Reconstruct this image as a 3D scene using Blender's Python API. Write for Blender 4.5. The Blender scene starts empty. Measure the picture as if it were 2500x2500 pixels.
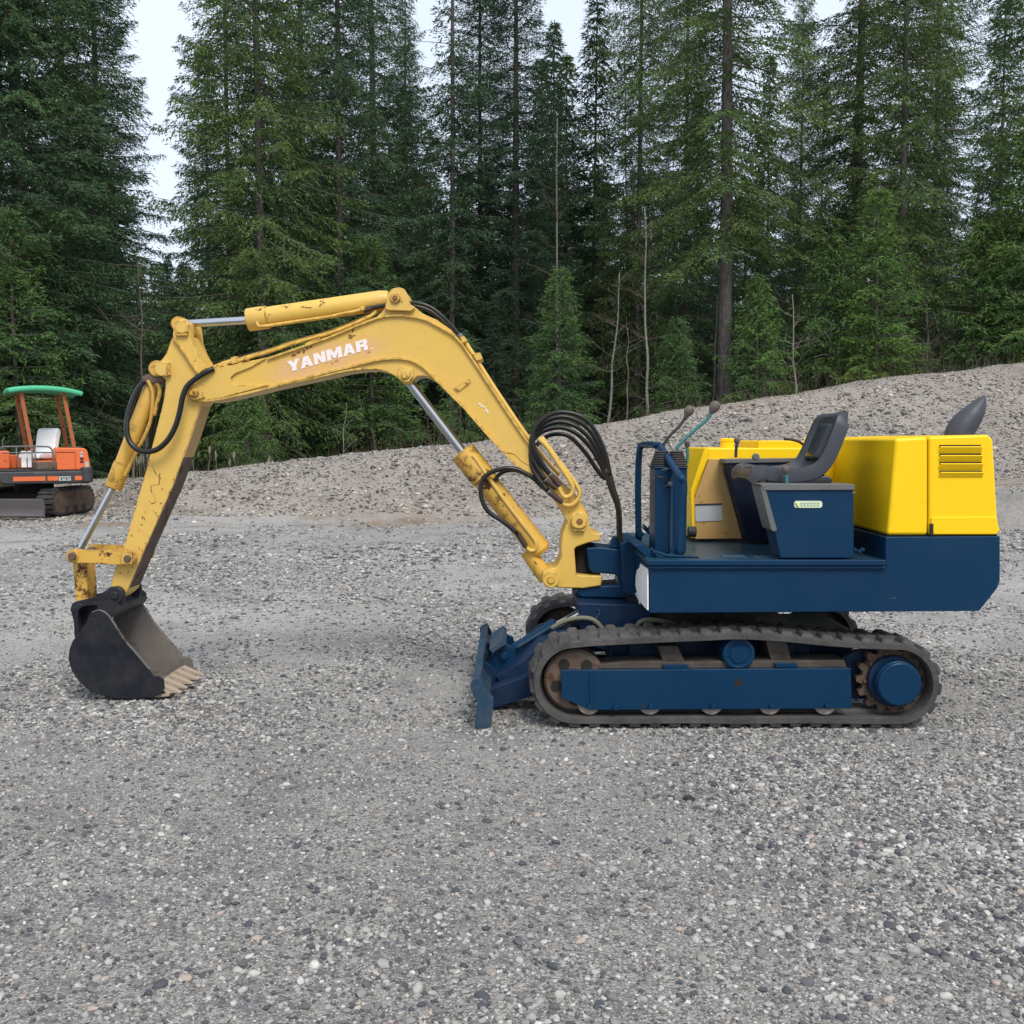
import bpy, bmesh, math, random
import numpy as np
from mathutils import Vector, Matrix
R = math.radians
random.seed(7)
SC = bpy.context.scene
COL = SC.collection

# ------------------------------------------------------------------ camera
PITCH = R(4.03)
CAM = Vector((0, 0, 1.4))
cam = bpy.data.objects.new('camera', bpy.data.cameras.new('camera'))
COL.objects.link(cam)
cam.location = CAM
cam.rotation_euler = (R(90) - PITCH, 0, 0)
cam.data.sensor_width = 36
cam.data.lens = 36
cam.data.clip_end = 600
cam.data.clip_start = 0.05
SC.camera = cam

# ------------------------------------------------------------------ sky and light
SUN_EL, SUN_AZ = R(52), R(160)          # azimuth clockwise from +Y: behind the camera, a little to the right
w = bpy.data.worlds.new('World')
SC.world = w
w.use_nodes = True
nt = w.node_tree
nt.nodes.clear()
n_out = nt.nodes.new('ShaderNodeOutputWorld')
n_bg = nt.nodes.new('ShaderNodeBackground')
n_sky = nt.nodes.new('ShaderNodeTexSky')
n_sky.sky_type = 'NISHITA'
n_sky.sun_disc = False
n_sky.sun_elevation = SUN_EL
n_sky.sun_rotation = SUN_AZ
n_tc = nt.nodes.new('ShaderNodeTexCoord')
n_nz = nt.nodes.new('ShaderNodeTexNoise')
n_nz.inputs['Scale'].default_value = 2.2
n_nz.inputs['Detail'].default_value = 5
n_rp = nt.nodes.new('ShaderNodeValToRGB')
n_rp.color_ramp.elements[0].position = 0.3
n_rp.color_ramp.elements[0].color = (0.70, 0.70, 0.70, 1)
n_rp.color_ramp.elements[1].position = 0.7
n_rp.color_ramp.elements[1].color = (0.93, 0.93, 0.93, 1)
n_mx = nt.nodes.new('ShaderNodeMix')
n_mx.data_type = 'RGBA'
n_mx.inputs[7].default_value = (6.1, 6.75, 7.7, 1)      # the cloud deck
nt.links.new(n_tc.outputs['Generated'], n_nz.inputs['Vector'])
nt.links.new(n_nz.outputs['Fac'], n_rp.inputs['Fac'])
nt.links.new(n_rp.outputs['Color'], n_mx.inputs[0])
nt.links.new(n_sky.outputs['Color'], n_mx.inputs[6])
nt.links.new(n_mx.outputs[2], n_bg.inputs['Color'])
n_bg.inputs['Strength'].default_value = 0.10
nt.links.new(n_bg.outputs['Background'], n_out.inputs['Surface'])

sun = bpy.data.objects.new('sun', bpy.data.lights.new('sun', 'SUN'))
COL.objects.link(sun)
sun.data.energy = 1.9
sun.data.angle = R(25)
sun.data.color = (1.0, 0.94, 0.86)
sd = Vector((math.sin(SUN_AZ) * math.cos(SUN_EL), math.cos(SUN_AZ) * math.cos(SUN_EL), math.sin(SUN_EL)))
sun.rotation_euler = sd.to_track_quat('Z', 'Y').to_euler()

SC.view_settings.view_transform = 'Standard'
SC.view_settings.look = 'None'
SC.view_settings.exposure = 0.7
SC.view_settings.gamma = 1.0
SC.view_settings.use_curve_mapping = False
SC.render.engine = 'CYCLES'
SC.cycles.max_bounces = 6
SC.cycles.transparent_max_bounces = 4

# ------------------------------------------------------------------ materials
def mat(name):
    m = bpy.data.materials.new(name)
    m.use_nodes = True
    t = m.node_tree
    b = t.nodes['Principled BSDF']
    return m, t, b

def nd(t, kind, **kw):
    n = t.nodes.new('ShaderNode' + kind)
    for k, v in kw.items():
        if k.startswith('i_'):
            n.inputs[k[2:].replace('_', ' ')].default_value = v
        else:
            setattr(n, k, v)
    return n

def mixc(t, fac, a, b, blend='MIX'):
    n = t.nodes.new('ShaderNodeMix')
    n.data_type = 'RGBA'
    n.blend_type = blend
    for sock, v in ((0, fac), (6, a), (7, b)):
        if isinstance(v, bpy.types.NodeSocket):
            t.links.new(v, n.inputs[sock])
        elif sock == 0:
            n.inputs[0].default_value = v
        else:
            n.inputs[sock].default_value = tuple(v) + (1,) if len(v) == 3 else v
    return n.outputs[2]

def ramp(t, fac, p0, p1, c0=0.0, c1=1.0):
    n = t.nodes.new('ShaderNodeMapRange')
    t.links.new(fac, n.inputs[0])
    n.inputs[1].default_value = p0
    n.inputs[2].default_value = p1
    n.inputs[3].default_value = c0
    n.inputs[4].default_value = c1
    return n.outputs[0]

def noise(t, vec, scale, detail=4, rough=0.55, seed=0.0):
    n = t.nodes.new('ShaderNodeTexNoise')
    n.noise_dimensions = '4D'
    n.inputs['W'].default_value = seed
    n.inputs['Scale'].default_value = scale
    n.inputs['Detail'].default_value = detail
    n.inputs['Roughness'].default_value = rough
    t.links.new(vec, n.inputs['Vector'])
    return n.outputs['Fac']

def geo_pos(t):
    return t.nodes.new('ShaderNodeNewGeometry').outputs['Position']

def mul(t, a, b):
    n = t.nodes.new('ShaderNodeMath'); n.operation = 'MULTIPLY'
    for i, v in enumerate((a, b)):
        if isinstance(v, bpy.types.NodeSocket): t.links.new(v, n.inputs[i])
        else: n.inputs[i].default_value = v
    return n.outputs[0]

def paint(name, col, rough=0.4, rust=0.0, rustcol=(0.10, 0.035, 0.015), fade=None, fade_amt=0.35,
          dust=0.0, bump=0.02, coat=0.0, metal=0.0, edge=0.0, spec=0.4, patch=None):
    """Painted or bare steel with blotchy fading, dust and rust chips."""
    m, t, b = mat(name)
    p = geo_pos(t)
    c = col
    big = noise(t, p, 2.3, 5, 0.6, 1.0)
    fd = fade or tuple(min(1, x * 0.82 + 0.02) for x in col)
    c = mixc(t, ramp(t, big, 0.35, 0.68, 0, fade_amt), col, fd)
    if patch:
        mp_ = nd(t, 'Mapping', vector_type='POINT'); mp_.inputs['Location'].default_value = tuple(-q for q in patch[0])
        t.links.new(p, mp_.inputs['Vector'])
        m2_ = nd(t, 'Mapping', vector_type='POINT'); m2_.inputs['Rotation'].default_value = (0, patch[1], 0)
        t.links.new(mp_.outputs[0], m2_.inputs['Vector'])
        m3_ = nd(t, 'Mapping', vector_type='POINT'); m3_.inputs['Scale'].default_value = patch[2]
        t.links.new(m2_.outputs[0], m3_.inputs['Vector'])
        ln_ = nd(t, 'VectorMath', operation='LENGTH'); t.links.new(m3_.outputs[0], ln_.inputs[0])
        pf_ = ramp(t, ln_.outputs['Value'], 1.15, 0.75)
        c = mixc(t, mul(t, pf_, ramp(t, noise(t, p, 9, 6, 0.65, 41.0), 0.36, 0.58, 0.15, 0.85)), c, patch[3])
        rs_ = mul(t, pf_, ramp(t, noise(t, p, 26, 8, 0.7, 45.0), 0.60, 0.70, 0, 0.55))
        c = mixc(t, rs_, c, (0.30, 0.11, 0.04))
    med = noise(t, p, 22, 6, 0.65, 3.0)
    c = mixc(t, ramp(t, med, 0.45, 0.75, 0, 0.16), c, tuple(x * 0.55 for x in col))
    rgh = None
    if dust > 0:
        dn = noise(t, p, 6, 8, 0.7, 5.0)
        c = mixc(t, ramp(t, dn, 0.42, 0.70, 0, dust), c, (0.20, 0.175, 0.145))
    if rust > 0:
        rn = noise(t, p, 13, 9, 0.72, 9.0)
        gate = noise(t, p, 3.1, 3, 0.5, 12.0)
        rf = mul(t, ramp(t, rn, 0.60 - 0.10 * rust, 0.64 - 0.10 * rust), ramp(t, gate, 0.50 - 0.16 * rust, 0.62 - 0.1 * rust))
        if edge > 0:
            bv = t.nodes.new('ShaderNodeBevel'); bv.samples = 4
            bv.inputs['Radius'].default_value = 0.012
            g = t.nodes.new('ShaderNodeNewGeometry')
            dt = t.nodes.new('ShaderNodeVectorMath'); dt.operation = 'DOT_PRODUCT'
            t.links.new(bv.outputs[0], dt.inputs[0]); t.links.new(g.outputs['Normal'], dt.inputs[1])
            ef = ramp(t, dt.outputs['Value'], 0.995, 0.90)
            en = ramp(t, noise(t, p, 25, 6, 0.7, 15.0), 0.50 - 0.06 * edge, 0.56)
            ef = mul(t, ef, en)
            mxn = t.nodes.new('ShaderNodeMath'); mxn.operation = 'MAXIMUM'
            t.links.new(rf, mxn.inputs[0]); t.links.new(ef, mxn.inputs[1])
            rf = mxn.outputs[0]
        rc = mixc(t, ramp(t, med, 0.35, 0.65), rustcol, tuple(x * 0.35 for x in rustcol))
        c = mixc(t, rf, c, rc)
        rr = ramp(t, rf, 0, 1, rough, 0.85)
        t.links.new(rr, b.inputs['Roughness'])
    else:
        t.links.new(ramp(t, med, 0.3, 0.7, rough * 0.85, min(1, rough * 1.25)), b.inputs['Roughness'])
    if isinstance(c, bpy.types.NodeSocket):
        t.links.new(c, b.inputs['Base Color'])
    b.inputs['Metallic'].default_value = metal
    b.inputs['Specular IOR Level'].default_value = spec
    b.inputs['Coat Weight'].default_value = coat
    b.inputs['Coat Roughness'].default_value = 0.12
    bn = nd(t, 'Bump'); bn.inputs['Strength'].default_value = bump * 10
    bn.inputs['Distance'].default_value = 0.0012
    t.links.new(noise(t, p, 55, 5, 0.6, 2.0), bn.inputs['Height'])
    t.links.new(bn.outputs[0], b.inputs['Normal'])
    return m

M = {}
M['oldyellow'] = paint('faded_yellow_paint', (0.66, 0.42, 0.080), 0.45, rust=0.02, rustcol=(0.13, 0.045, 0.02), fade=(0.62, 0.405, 0.12), fade_amt=0.6, edge=0.8)
M['boompaint'] = paint('faded_boom_paint', (0.66, 0.42, 0.080), 0.45, rust=0.02, rustcol=(0.13, 0.045, 0.02), fade=(0.62, 0.405, 0.12), fade_amt=0.6, edge=0.8, patch=((-1.01, 5.6, 1.84), R(16), (3.0, 0.4, 12), (0.64, 0.37, 0.18)))
M['rustyyellow'] = paint('chipped_yellow_paint', (0.64, 0.38, 0.055), 0.5, rust=0.72, rustcol=(0.12, 0.045, 0.02), fade=(0.55, 0.33, 0.09), fade_amt=0.6, edge=2.0)
M['newyellow'] = paint('bright_yellow_paint', (0.88, 0.56, 0.006), 0.34, fade_amt=0.06, bump=0.012, coat=0.0, spec=0.25)
M['tan'] = paint('dull_tan_paint', (0.50, 0.30, 0.095), 0.55, rust=0.12, fade=(0.44, 0.28, 0.11), fade_amt=0.7)
M['blue'] = paint('dark_blue_paint', (0.0018, 0.027, 0.072), 0.34, fade=(0.003, 0.034, 0.078), fade_amt=0.5, dust=0.018, bump=0.03, coat=0.0, spec=0.18)
M['deckblue'] = paint('walked_on_blue_paint', (0.006, 0.048, 0.085), 0.30, dust=0.10, bump=0.05, spec=0.4)
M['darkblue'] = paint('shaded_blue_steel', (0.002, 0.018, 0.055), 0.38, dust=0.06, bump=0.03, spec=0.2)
M['dustyblue'] = paint('dusty_blue_steel', (0.005, 0.036, 0.075), 0.5, dust=0.25, bump=0.05, spec=0.25)
M['black'] = paint('black_bucket_paint', (0.007, 0.009, 0.015), 0.38, dust=0.13, bump=0.05, spec=0.25)
M['bare'] = paint('scoured_bucket_steel', (0.10, 0.09, 0.084), 0.6, rust=0.5, fade=(0.22, 0.195, 0.175), fade_amt=0.8, rustcol=(0.06, 0.035, 0.025), dust=0.35, bump=0.12)
M['tooth'] = paint('worn_tooth_steel', (0.36, 0.285, 0.215), 0.7, fade=(0.30, 0.24, 0.19), dust=0.2, bump=0.15)
M['rollersteel'] = paint('dusty_roller_steel', (0.30, 0.25, 0.21), 0.6, dust=0.5, bump=0.1)
M['brown'] = paint('rusty_brown_steel', (0.10, 0.060, 0.040), 0.75, rust=0.5, dust=0.45, bump=0.15)
M['dirty'] = paint('dirt_caked_steel', (0.045, 0.035, 0.028), 0.85, dust=0.35, bump=0.25)
M['chrome'] = paint('chromed_rod', (0.55, 0.57, 0.60), 0.16, fade_amt=0.1, metal=1.0, bump=0.002)
M['hose'] = paint('black_rubber_hose', (0.008, 0.008, 0.008), 0.30, dust=0.03, bump=0.02, spec=0.35)
M['hosebrown'] = paint('brown_hose_sleeve', (0.045, 0.022, 0.018), 0.5, dust=0.05, bump=0.05)
M['oldhose'] = paint('weathered_hose', (0.13, 0.13, 0.085), 0.6, dust=0.5, bump=0.1)
M['rubber'] = paint('dusty_track_rubber', (0.040, 0.040, 0.041), 0.7, dust=0.36, bump=0.35)
M['rubberdark'] = paint('dark_rubber', (0.02, 0.019, 0.019), 0.6, dust=0.2, bump=0.1)
M['white'] = paint('white_paint', (0.80, 0.80, 0.80), 0.5, dust=0.08)
M['decal'] = paint('faded_white_lettering', (0.82, 0.74, 0.74), 0.6, fade=(0.74, 0.60, 0.48), fade_amt=0.5)
M['shadeblue'] = paint('shade_toned_navy_steel', (0.003, 0.008, 0.026), 0.5, dust=0.04, spec=0.15)  # blue darkened to navy: shade around far console and seat base painted in
M['vinyl'] = paint('charcoal_seat_vinyl', (0.034, 0.038, 0.050), 0.34, dust=0.05, bump=0.04)
M['vinyldark'] = paint('dark_seat_insert', (0.022, 0.026, 0.032), 0.30, bump=0.04)
M['foam'] = paint('worn_beige_foam', (0.22, 0.20, 0.13), 0.8, dust=0.2)
M['greytrim'] = paint('scuffed_grey_trim', (0.115, 0.118, 0.118), 0.45, rust=0.2, dust=0.25)
M['teal'] = paint('teal_paint', (0.03, 0.16, 0.17), 0.45, dust=0.1)
M['knob'] = paint('faded_brown_knob', (0.11, 0.085, 0.075), 0.5)
M['exhaust'] = paint('dark_grey_exhaust', (0.040, 0.045, 0.058), 0.5, bump=0.03)
M['void'] = paint('dark_interior', (0.012, 0.010, 0.008), 0.8)
M['orange'] = paint('orange_paint', (0.72, 0.14, 0.035), 0.45, rust=0.1, dust=0.12)
M['oldorange'] = paint('rusty_orange_post', (0.36, 0.10, 0.03), 0.6, rust=0.55, dust=0.1)
M['green'] = paint('green_canopy', (0.06, 0.42, 0.22), 0.45, fade=(0.10, 0.50, 0.30), dust=0.05)
M['charcoal'] = paint('charcoal_plastic', (0.035, 0.037, 0.042), 0.55, dust=0.15)
M['blade'] = paint('worn_blade_steel', (0.11, 0.10, 0.105), 0.55, rust=0.2, dust=0.3)
M['sticker'] = paint('grey_sticker', (0.42, 0.44, 0.46), 0.5, dust=0.2)
M['lime'] = paint('pale_green_sticker', (0.62, 0.70, 0.50), 0.45)
M['inkgreen'] = paint('olive_ink', (0.20, 0.25, 0.12), 0.5)
M['yellowink'] = paint('lime_ink', (0.70, 0.80, 0.25), 0.5)
M['ink'] = paint('dark_ink', (0.03, 0.03, 0.035), 0.5)
M['rustmark'] = paint('rust_mark', (0.22, 0.10, 0.03), 0.8, bump=0.1)

SPOT = (-1.66, 5.30, 0.0)
# gravel (sheet under the loose stones)
def gravel_mat():
    m, t, b = mat('grey_gravel')
    p = geo_pos(t)
    v1 = nd(t, 'TexVoronoi', i_Scale=120.0); t.links.new(p, v1.inputs['Vector'])
    v2 = nd(t, 'TexVoronoi', i_Scale=38.0); t.links.new(p, v2.inputs['Vector'])
    v3 = nd(t, 'TexVoronoi', i_Scale=15.0); t.links.new(p, v3.inputs['Vector'])
    def val(v):
        s = nd(t, 'SeparateColor'); t.links.new(v.outputs['Color'], s.inputs[0]); return s.outputs[0]
    c = mixc(t, ramp(t, val(v1), 0, 1), (0.092, 0.087, 0.082), (0.40, 0.385, 0.362))
    c = mixc(t, mul(t, ramp(t, val(v2), 0.55, 1.0), 0.5), c, (0.44, 0.41, 0.36))
    c = mixc(t, mul(t, ramp(t, val(v3), 0.80, 0.95), 0.5), c, (0.13, 0.135, 0.15))
    c = mixc(t, ramp(t, v1.outputs['Distance'], 0.35, 0.75, 0, 0.5), c, (0.09, 0.085, 0.08))
    big = noise(t, p, 0.35, 6, 0.6, 4.0)
    sx = nd(t, 'SeparateXYZ'); t.links.new(p, sx.inputs[0])
    # compacted, finer gravel in the middle of the yard; looser and darker towards the front
    mid = mul(t, ramp(t, sx.outputs['Y'], 3.4, 7.0), ramp(t, big, 0.34, 0.60, 0.15, 0.95))
    c = mixc(t, mid, c, mixc(t, ramp(t, val(v1), 0, 1), (0.285, 0.272, 0.256), (0.43, 0.413, 0.392)))
    patch = noise(t, p, 1.3, 5, 0.6, 7.0)
    c = mixc(t, ramp(t, patch, 0.50, 0.66, 0, 0.58), c, (0.118, 0.112, 0.108))
    # damp brown soil scraped up in front of the bucket teeth
    dm = nd(t, 'VectorMath', operation='DISTANCE'); t.links.new(p, dm.inputs[0]); dm.inputs[1].default_value = SPOT
    dmn = ramp(t, noise(t, p, 9, 6, 0.7, 31.0), 0.40, 0.62)
    c = mixc(t, mul(t, ramp(t, dm.outputs['Value'], 0.34, 0.08), mul(t, dmn, 0.85)), c, (0.10, 0.062, 0.042))
    # the orange-brown stain along the foot of the bank
    st = mul(t, ramp(t, sx.outputs['Y'], 16.3, 17.2), ramp(t, sx.outputs['Y'], 18.9, 18.0))
    stn = ramp(t, noise(t, p, 0.7, 6, 0.7, 21.0), 0.48, 0.66)
    c = mixc(t, mul(t, mul(t, st, stn), 0.75), c, (0.21, 0.125, 0.055))
    bank = ramp(t, sx.outputs['Y'], 17.6, 18.6)
    c = mixc(t, mul(t, bank, 0.6), c, (0.245, 0.208, 0.178))
    t.links.new(c, b.inputs['Base Color'])
    b.inputs['Roughness'].default_value = 0.9
    bn = nd(t, 'Bump'); bn.inputs['Strength'].default_value = 0.9; bn.inputs['Distance'].default_value = 0.006
    inv = ramp(t, v1.outputs['Distance'], 0, 0.8, 1, 0)
    t.links.new(inv, bn.inputs['Height'])
    bn2 = nd(t, 'Bump'); bn2.inputs['Strength'].default_value = 0.6; bn2.inputs['Distance'].default_value = 0.03
    t.links.new(noise(t, p, 7, 8, 0.7, 3.0), bn2.inputs['Height'])
    t.links.new(bn.outputs[0], bn2.inputs['Normal'])
    t.links.new(bn2.outputs[0], b.inputs['Normal'])
    return m
M['gravel'] = gravel_mat()

def pebble_mat(name, warm):
    m, t, b = mat(name)
    a = nd(t, 'Attribute', attribute_type='INSTANCER', attribute_name='prnd')
    rp = nd(t, 'ValToRGB')
    t.links.new(a.outputs['Fac'], rp.inputs['Fac'])
    cr = rp.color_ramp
    cr.interpolation = 'CONSTANT'
    k = warm
    stops = [(0.0, (0.050, 0.056, 0.070)), (0.15, (0.095, 0.098, 0.106)), (0.27, (0.16, 0.154, 0.145)), (0.42, (0.24, 0.231, 0.216)),
             (0.60, (0.32, 0.308, 0.288)), (0.78, (0.41, 0.395, 0.37)), (0.90, (0.40, 0.325, 0.28)), (0.93, (0.48, 0.465, 0.435)), (0.985, (0.60, 0.585, 0.55))]
    cr.elements[0].position = 0
    cr.elements[1].position = stops[1][0]
    for i, (ps, c) in enumerate(stops):
        e = cr.elements[i] if i < 2 else cr.elements.new(ps)
        e.color = (min(1, c[0] * (1 + 0.10 * k)), c[1], c[2] * (1 - 0.12 * k), 1)
    p = geo_pos(t)
    c = mixc(t, ramp(t, noise(t, p, 160, 4, 0.7, 1.0), 0.35, 0.7, 0, 0.4), rp.outputs['Color'], (0.13, 0.122, 0.108))
    t.links.new(c, b.inputs['Base Color'])
    b.inputs['Roughness'].default_value = 0.75
    b.inputs['Specular IOR Level'].default_value = 0.3
    return m
M['pebble'] = pebble_mat('mixed_grey_stone', 0)
M['bankstone'] = pebble_mat('warm_grey_stone', 0.9)

def forest_floor_mat():
    m, t, b = mat('forest_floor_litter')
    p = geo_pos(t)
    c = mixc(t, noise(t, p, 2.5, 8, 0.7), (0.035, 0.028, 0.016), (0.055, 0.060, 0.025))
    t.links.new(c, b.inputs['Base Color'])
    b.inputs['Roughness'].default_value = 0.95
    return m
M['litter'] = forest_floor_mat()

def foliage_mat(name, dark, light, brown=(0.075, 0.045, 0.022)):
    m, t, b = mat(name)
    at = nd(t, 'Attribute', attribute_name='tint')
    oi = nd(t, 'ObjectInfo')
    p = geo_pos(t)
    cl = noise(t, p, 0.55, 4, 0.6, 3.0)
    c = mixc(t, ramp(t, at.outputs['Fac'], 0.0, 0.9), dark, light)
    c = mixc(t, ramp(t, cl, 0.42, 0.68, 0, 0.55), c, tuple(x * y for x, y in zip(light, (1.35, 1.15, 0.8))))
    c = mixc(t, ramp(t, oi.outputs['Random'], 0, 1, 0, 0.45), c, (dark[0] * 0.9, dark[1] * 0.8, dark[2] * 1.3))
    c = mixc(t, ramp(t, at.outputs['Fac'], 0.93, 0.935), c, brown)
    t.links.new(c, b.inputs['Base Color'])
    b.inputs['Roughness'].default_value = 0.65
    b.inputs['Specular IOR Level'].default_value = 0.25
    tr = nd(t, 'BsdfTranslucent'); t.links.new(c, tr.inputs['Color'])
    ms = nd(t, 'MixShader'); ms.inputs[0].default_value = 0.22
    out = t.nodes['Material Output']
    t.links.new(b.outputs[0], ms.inputs[1]); t.links.new(tr.outputs[0], ms.inputs[2])
    t.links.new(ms.outputs[0], out.inputs['Surface'])
    return m
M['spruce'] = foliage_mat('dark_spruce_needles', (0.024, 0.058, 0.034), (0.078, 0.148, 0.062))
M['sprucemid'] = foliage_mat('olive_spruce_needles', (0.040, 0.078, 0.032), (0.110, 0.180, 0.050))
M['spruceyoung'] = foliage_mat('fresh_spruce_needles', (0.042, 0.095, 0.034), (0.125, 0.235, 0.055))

def bark_mat(name, c0, c1, birch=False):
    m, t, b = mat(name)
    p = geo_pos(t)
    mp = nd(t, 'Mapping'); mp.inputs['Scale'].default_value = (1, 1, 0.3 if not birch else 3.0)
    t.links.new(p, mp.inputs['Vector'])
    n = noise(t, mp.outputs[0], 14, 7, 0.7)
    c = mixc(t, ramp(t, n, 0.35, 0.65), c0, c1)
    t.links.new(c, b.inputs['Base Color'])
    b.inputs['Roughness'].default_value = 0.9
    bn = nd(t, 'Bump'); bn.inputs['Strength'].default_value = 0.8; bn.inputs['Distance'].default_value = 0.02
    t.links.new(n, bn.inputs['Height']); t.links.new(bn.outputs[0], b.inputs['Normal'])
    return m
M['bark'] = bark_mat('grey_spruce_bark', (0.05, 0.042, 0.036), (0.15, 0.135, 0.12))
M['birch'] = bark_mat('pale_birch_bark', (0.07, 0.062, 0.055), (0.30, 0.285, 0.26), True)
M['deadwood'] = bark_mat('bleached_dead_wood', (0.12, 0.10, 0.085), (0.30, 0.27, 0.23))
M['twig'] = bark_mat('brown_bare_twigs', (0.06, 0.042, 0.034), (0.13, 0.10, 0.08))
M['straw'] = bark_mat('dry_straw', (0.13, 0.11, 0.08), (0.24, 0.21, 0.16))

# ------------------------------------------------------------------ object helpers
WLOC = {}
FX = [lambda v: v]                      # transform applied to every vertex before it is stored

def link(o, parent, c):
    COL.objects.link(o)
    if parent is not None:
        o.parent = parent
        o.location = Vector(c) - WLOC[parent.name]
    else:
        o.location = c
    WLOC[o.name] = Vector(c)
    return o

def thing(name, label, cat, loc=(0, 0, 0), group=None):
    o = bpy.data.objects.new(name, None)
    o.empty_display_size = 0.2
    link(o, None, loc)
    o['label'] = label
    o['category'] = cat
    if group: o['group'] = group
    return o

def mesh_obj(name, verts, faces, m, parent=None, bevel=0.0, smooth=False, label=None, segs=2):
    vs = [FX[0](Vector(v)) for v in verts]
    c = sum(vs, Vector()) / len(vs)
    me = bpy.data.meshes.new(name)
    me.from_pydata([tuple(v - c) for v in vs], [], faces)
    bm = bmesh.new(); bm.from_mesh(me)
    bmesh.ops.recalc_face_normals(bm, faces=bm.faces)
    bm.to_mesh(me); bm.free()
    me.materials.append(m)
    o = bpy.data.objects.new(name, me)
    link(o, parent, c)
    if smooth:
        for pl in me.polygons: pl.use_smooth = True
    if bevel > 0:
        b = o.modifiers.new('bevel', 'BEVEL')
        b.width = bevel; b.segments = segs; b.limit_method = 'ANGLE'; b.angle_limit = R(35)
        for pl in me.polygons: pl.use_smooth = True
        wn = o.modifiers.new('wn', 'WEIGHTED_NORMAL'); wn.keep_sharp = False; wn.weight = 100
    if label: o['label'] = label
    return o

def P(px, py, Y):
    """photo point (1932 scale) on the vertical plane at distance Y -> world"""
    u = (px - 966) / 1932; v = (966 - py) / 1932
    d = Vector((u, math.cos(PITCH) + v * math.sin(PITCH), -math.sin(PITCH) + v * math.cos(PITCH)))
    return CAM + d * (Y / d.y)

def prism(name, pts, Y0, Y1, m, parent, bevel=0.004, ref=None, label=None, segs=2):
    ref = ref or Y0
    q = [P(x, y, ref) for x, y in pts]
    n = len(q)
    vs = [(p.x, Y0, p.z) for p in q] + [(p.x, Y1, p.z) for p in q]
    fs = [list(range(n)), list(range(2 * n - 1, n - 1, -1))]
    fs += [[i, (i + 1) % n, n + (i + 1) % n, n + i] for i in range(n)]
    return mesh_obj(name, vs, fs, m, parent, bevel, label=label, segs=segs)

def box(name, x0, x1, y0, y1, z0, z1, m, parent, bevel=0.004, label=None):
    vs = [(x, y, z) for z in (z0, z1) for x, y in ((x0, y0), (x1, y0), (x1, y1), (x0, y1))]
    fs = [[0, 1, 2, 3], [4, 5, 6, 7], [0, 1, 5, 4], [1, 2, 6, 5], [2, 3, 7, 6], [3, 0, 4, 7]]
    return mesh_obj(name, vs, fs, m, parent, bevel, label=label)

def tube_geo(path, radii, seg=12, caps=True):
    path = [Vector(p) for p in path]
    n = len(path)
    if not hasattr(radii, '__len__'): radii = [radii] * n
    vs, fs = [], []
    t0 = (path[1] - path[0]).normalized()
    up = Vector((0, 0, 1)) if abs(t0.z) < 0.9 else Vector((1, 0, 0))
    a = t0.cross(up).normalized()
    for i in range(n):
        t = (path[min(i + 1, n - 1)] - path[max(i - 1, 0)]).normalized()
        a = (a - t * a.dot(t)).normalized()
        b = t.cross(a)
        for k in range(seg):
            th = 2 * math.pi * k / seg
            vs.append(path[i] + (a * math.cos(th) + b * math.sin(th)) * radii[i])
    for i in range(n - 1):
        for k in range(seg):
            k2 = (k + 1) % seg
            fs.append([i * seg + k, i * seg + k2, (i + 1) * seg + k2, (i + 1) * seg + k])
    if caps:
        fs.append(list(range(seg - 1, -1, -1)))
        fs.append([(n - 1) * seg + k for k in range(seg)])
    return vs, fs

def catmull(pts, sub=6):
    pts = [Vector(p) for p in pts]
    ext = [pts[0] * 2 - pts[1]] + pts + [pts[-1] * 2 - pts[-2]]
    out = []
    for i in range(1, len(ext) - 2):
        p0, p1, p2, p3 = ext[i - 1:i + 3]
        for k in range(sub):
            t = k / sub
            out.append(0.5 * ((2 * p1) + (p2 - p0) * t + (2 * p0 - 5 * p1 + 4 * p2 - p3) * t * t + (3 * p1 - p0 - 3 * p2 + p3) * t ** 3))
    out.append(pts[-1])
    return out

def tube(name, pts, r, m, parent, smooth_path=True, seg=12, label=None, sub=6):
    path = catmull(pts, sub) if smooth_path and len(pts) > 2 else [Vector(p) for p in pts]
    vs, fs = tube_geo(path, r, seg)
    o = mesh_obj(name, vs, fs, m, parent, label=label)
    for pl in o.data.polygons:
        if len(pl.vertices) == 4: pl.use_smooth = True
    return o

def lathe(name, p0, axis, prof, m, parent, seg=32, label=None, bevel=0.0):
    """prof = list of (distance along axis, radius)"""
    axis = Vector(axis).normalized(); p0 = Vector(p0)
    path = [p0 + axis * d for d, _ in prof]
    up = Vector((0, 0, 1)) if abs(axis.z) < 0.9 else Vector((1, 0, 0))
    a = axis.cross(up).normalized(); b = axis.cross(a)
    vs, fs = [], []
    n = len(prof)
    for (d, r), c in zip(prof, path):
        for k in range(seg):
            th = 2 * math.pi * k / seg
            vs.append(c + (a * math.cos(th) + b * math.sin(th)) * max(r, 1e-4))
    for i in range(n - 1):
        for k in range(seg):
            k2 = (k + 1) % seg
            fs.append([i * seg + k, i * seg + k2, (i + 1) * seg + k2, (i + 1) * seg + k])
    fs.append(list(range(seg - 1, -1, -1))); fs.append([(n - 1) * seg + k for k in range(seg)])
    o = mesh_obj(name, vs, fs, m, parent, label=label)
    me = o.data
    for pl in me.polygons: pl.use_smooth = True
    es = o.modifiers.new('es', 'EDGE_SPLIT'); es.split_angle = R(32)
    return o

def disc(name, px, py, Y0, Y1, r, m, parent, ref=None, seg=28, label=None, ch=0.004):
    p = P(px, py, ref or Y0)
    L = Y1 - Y0
    return lathe(name, (p.x, Y0, p.z), (0, 1, 0), [(0, r - ch), (ch, r), (L - ch, r), (L, r - ch)], m, parent, seg, label)

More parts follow.
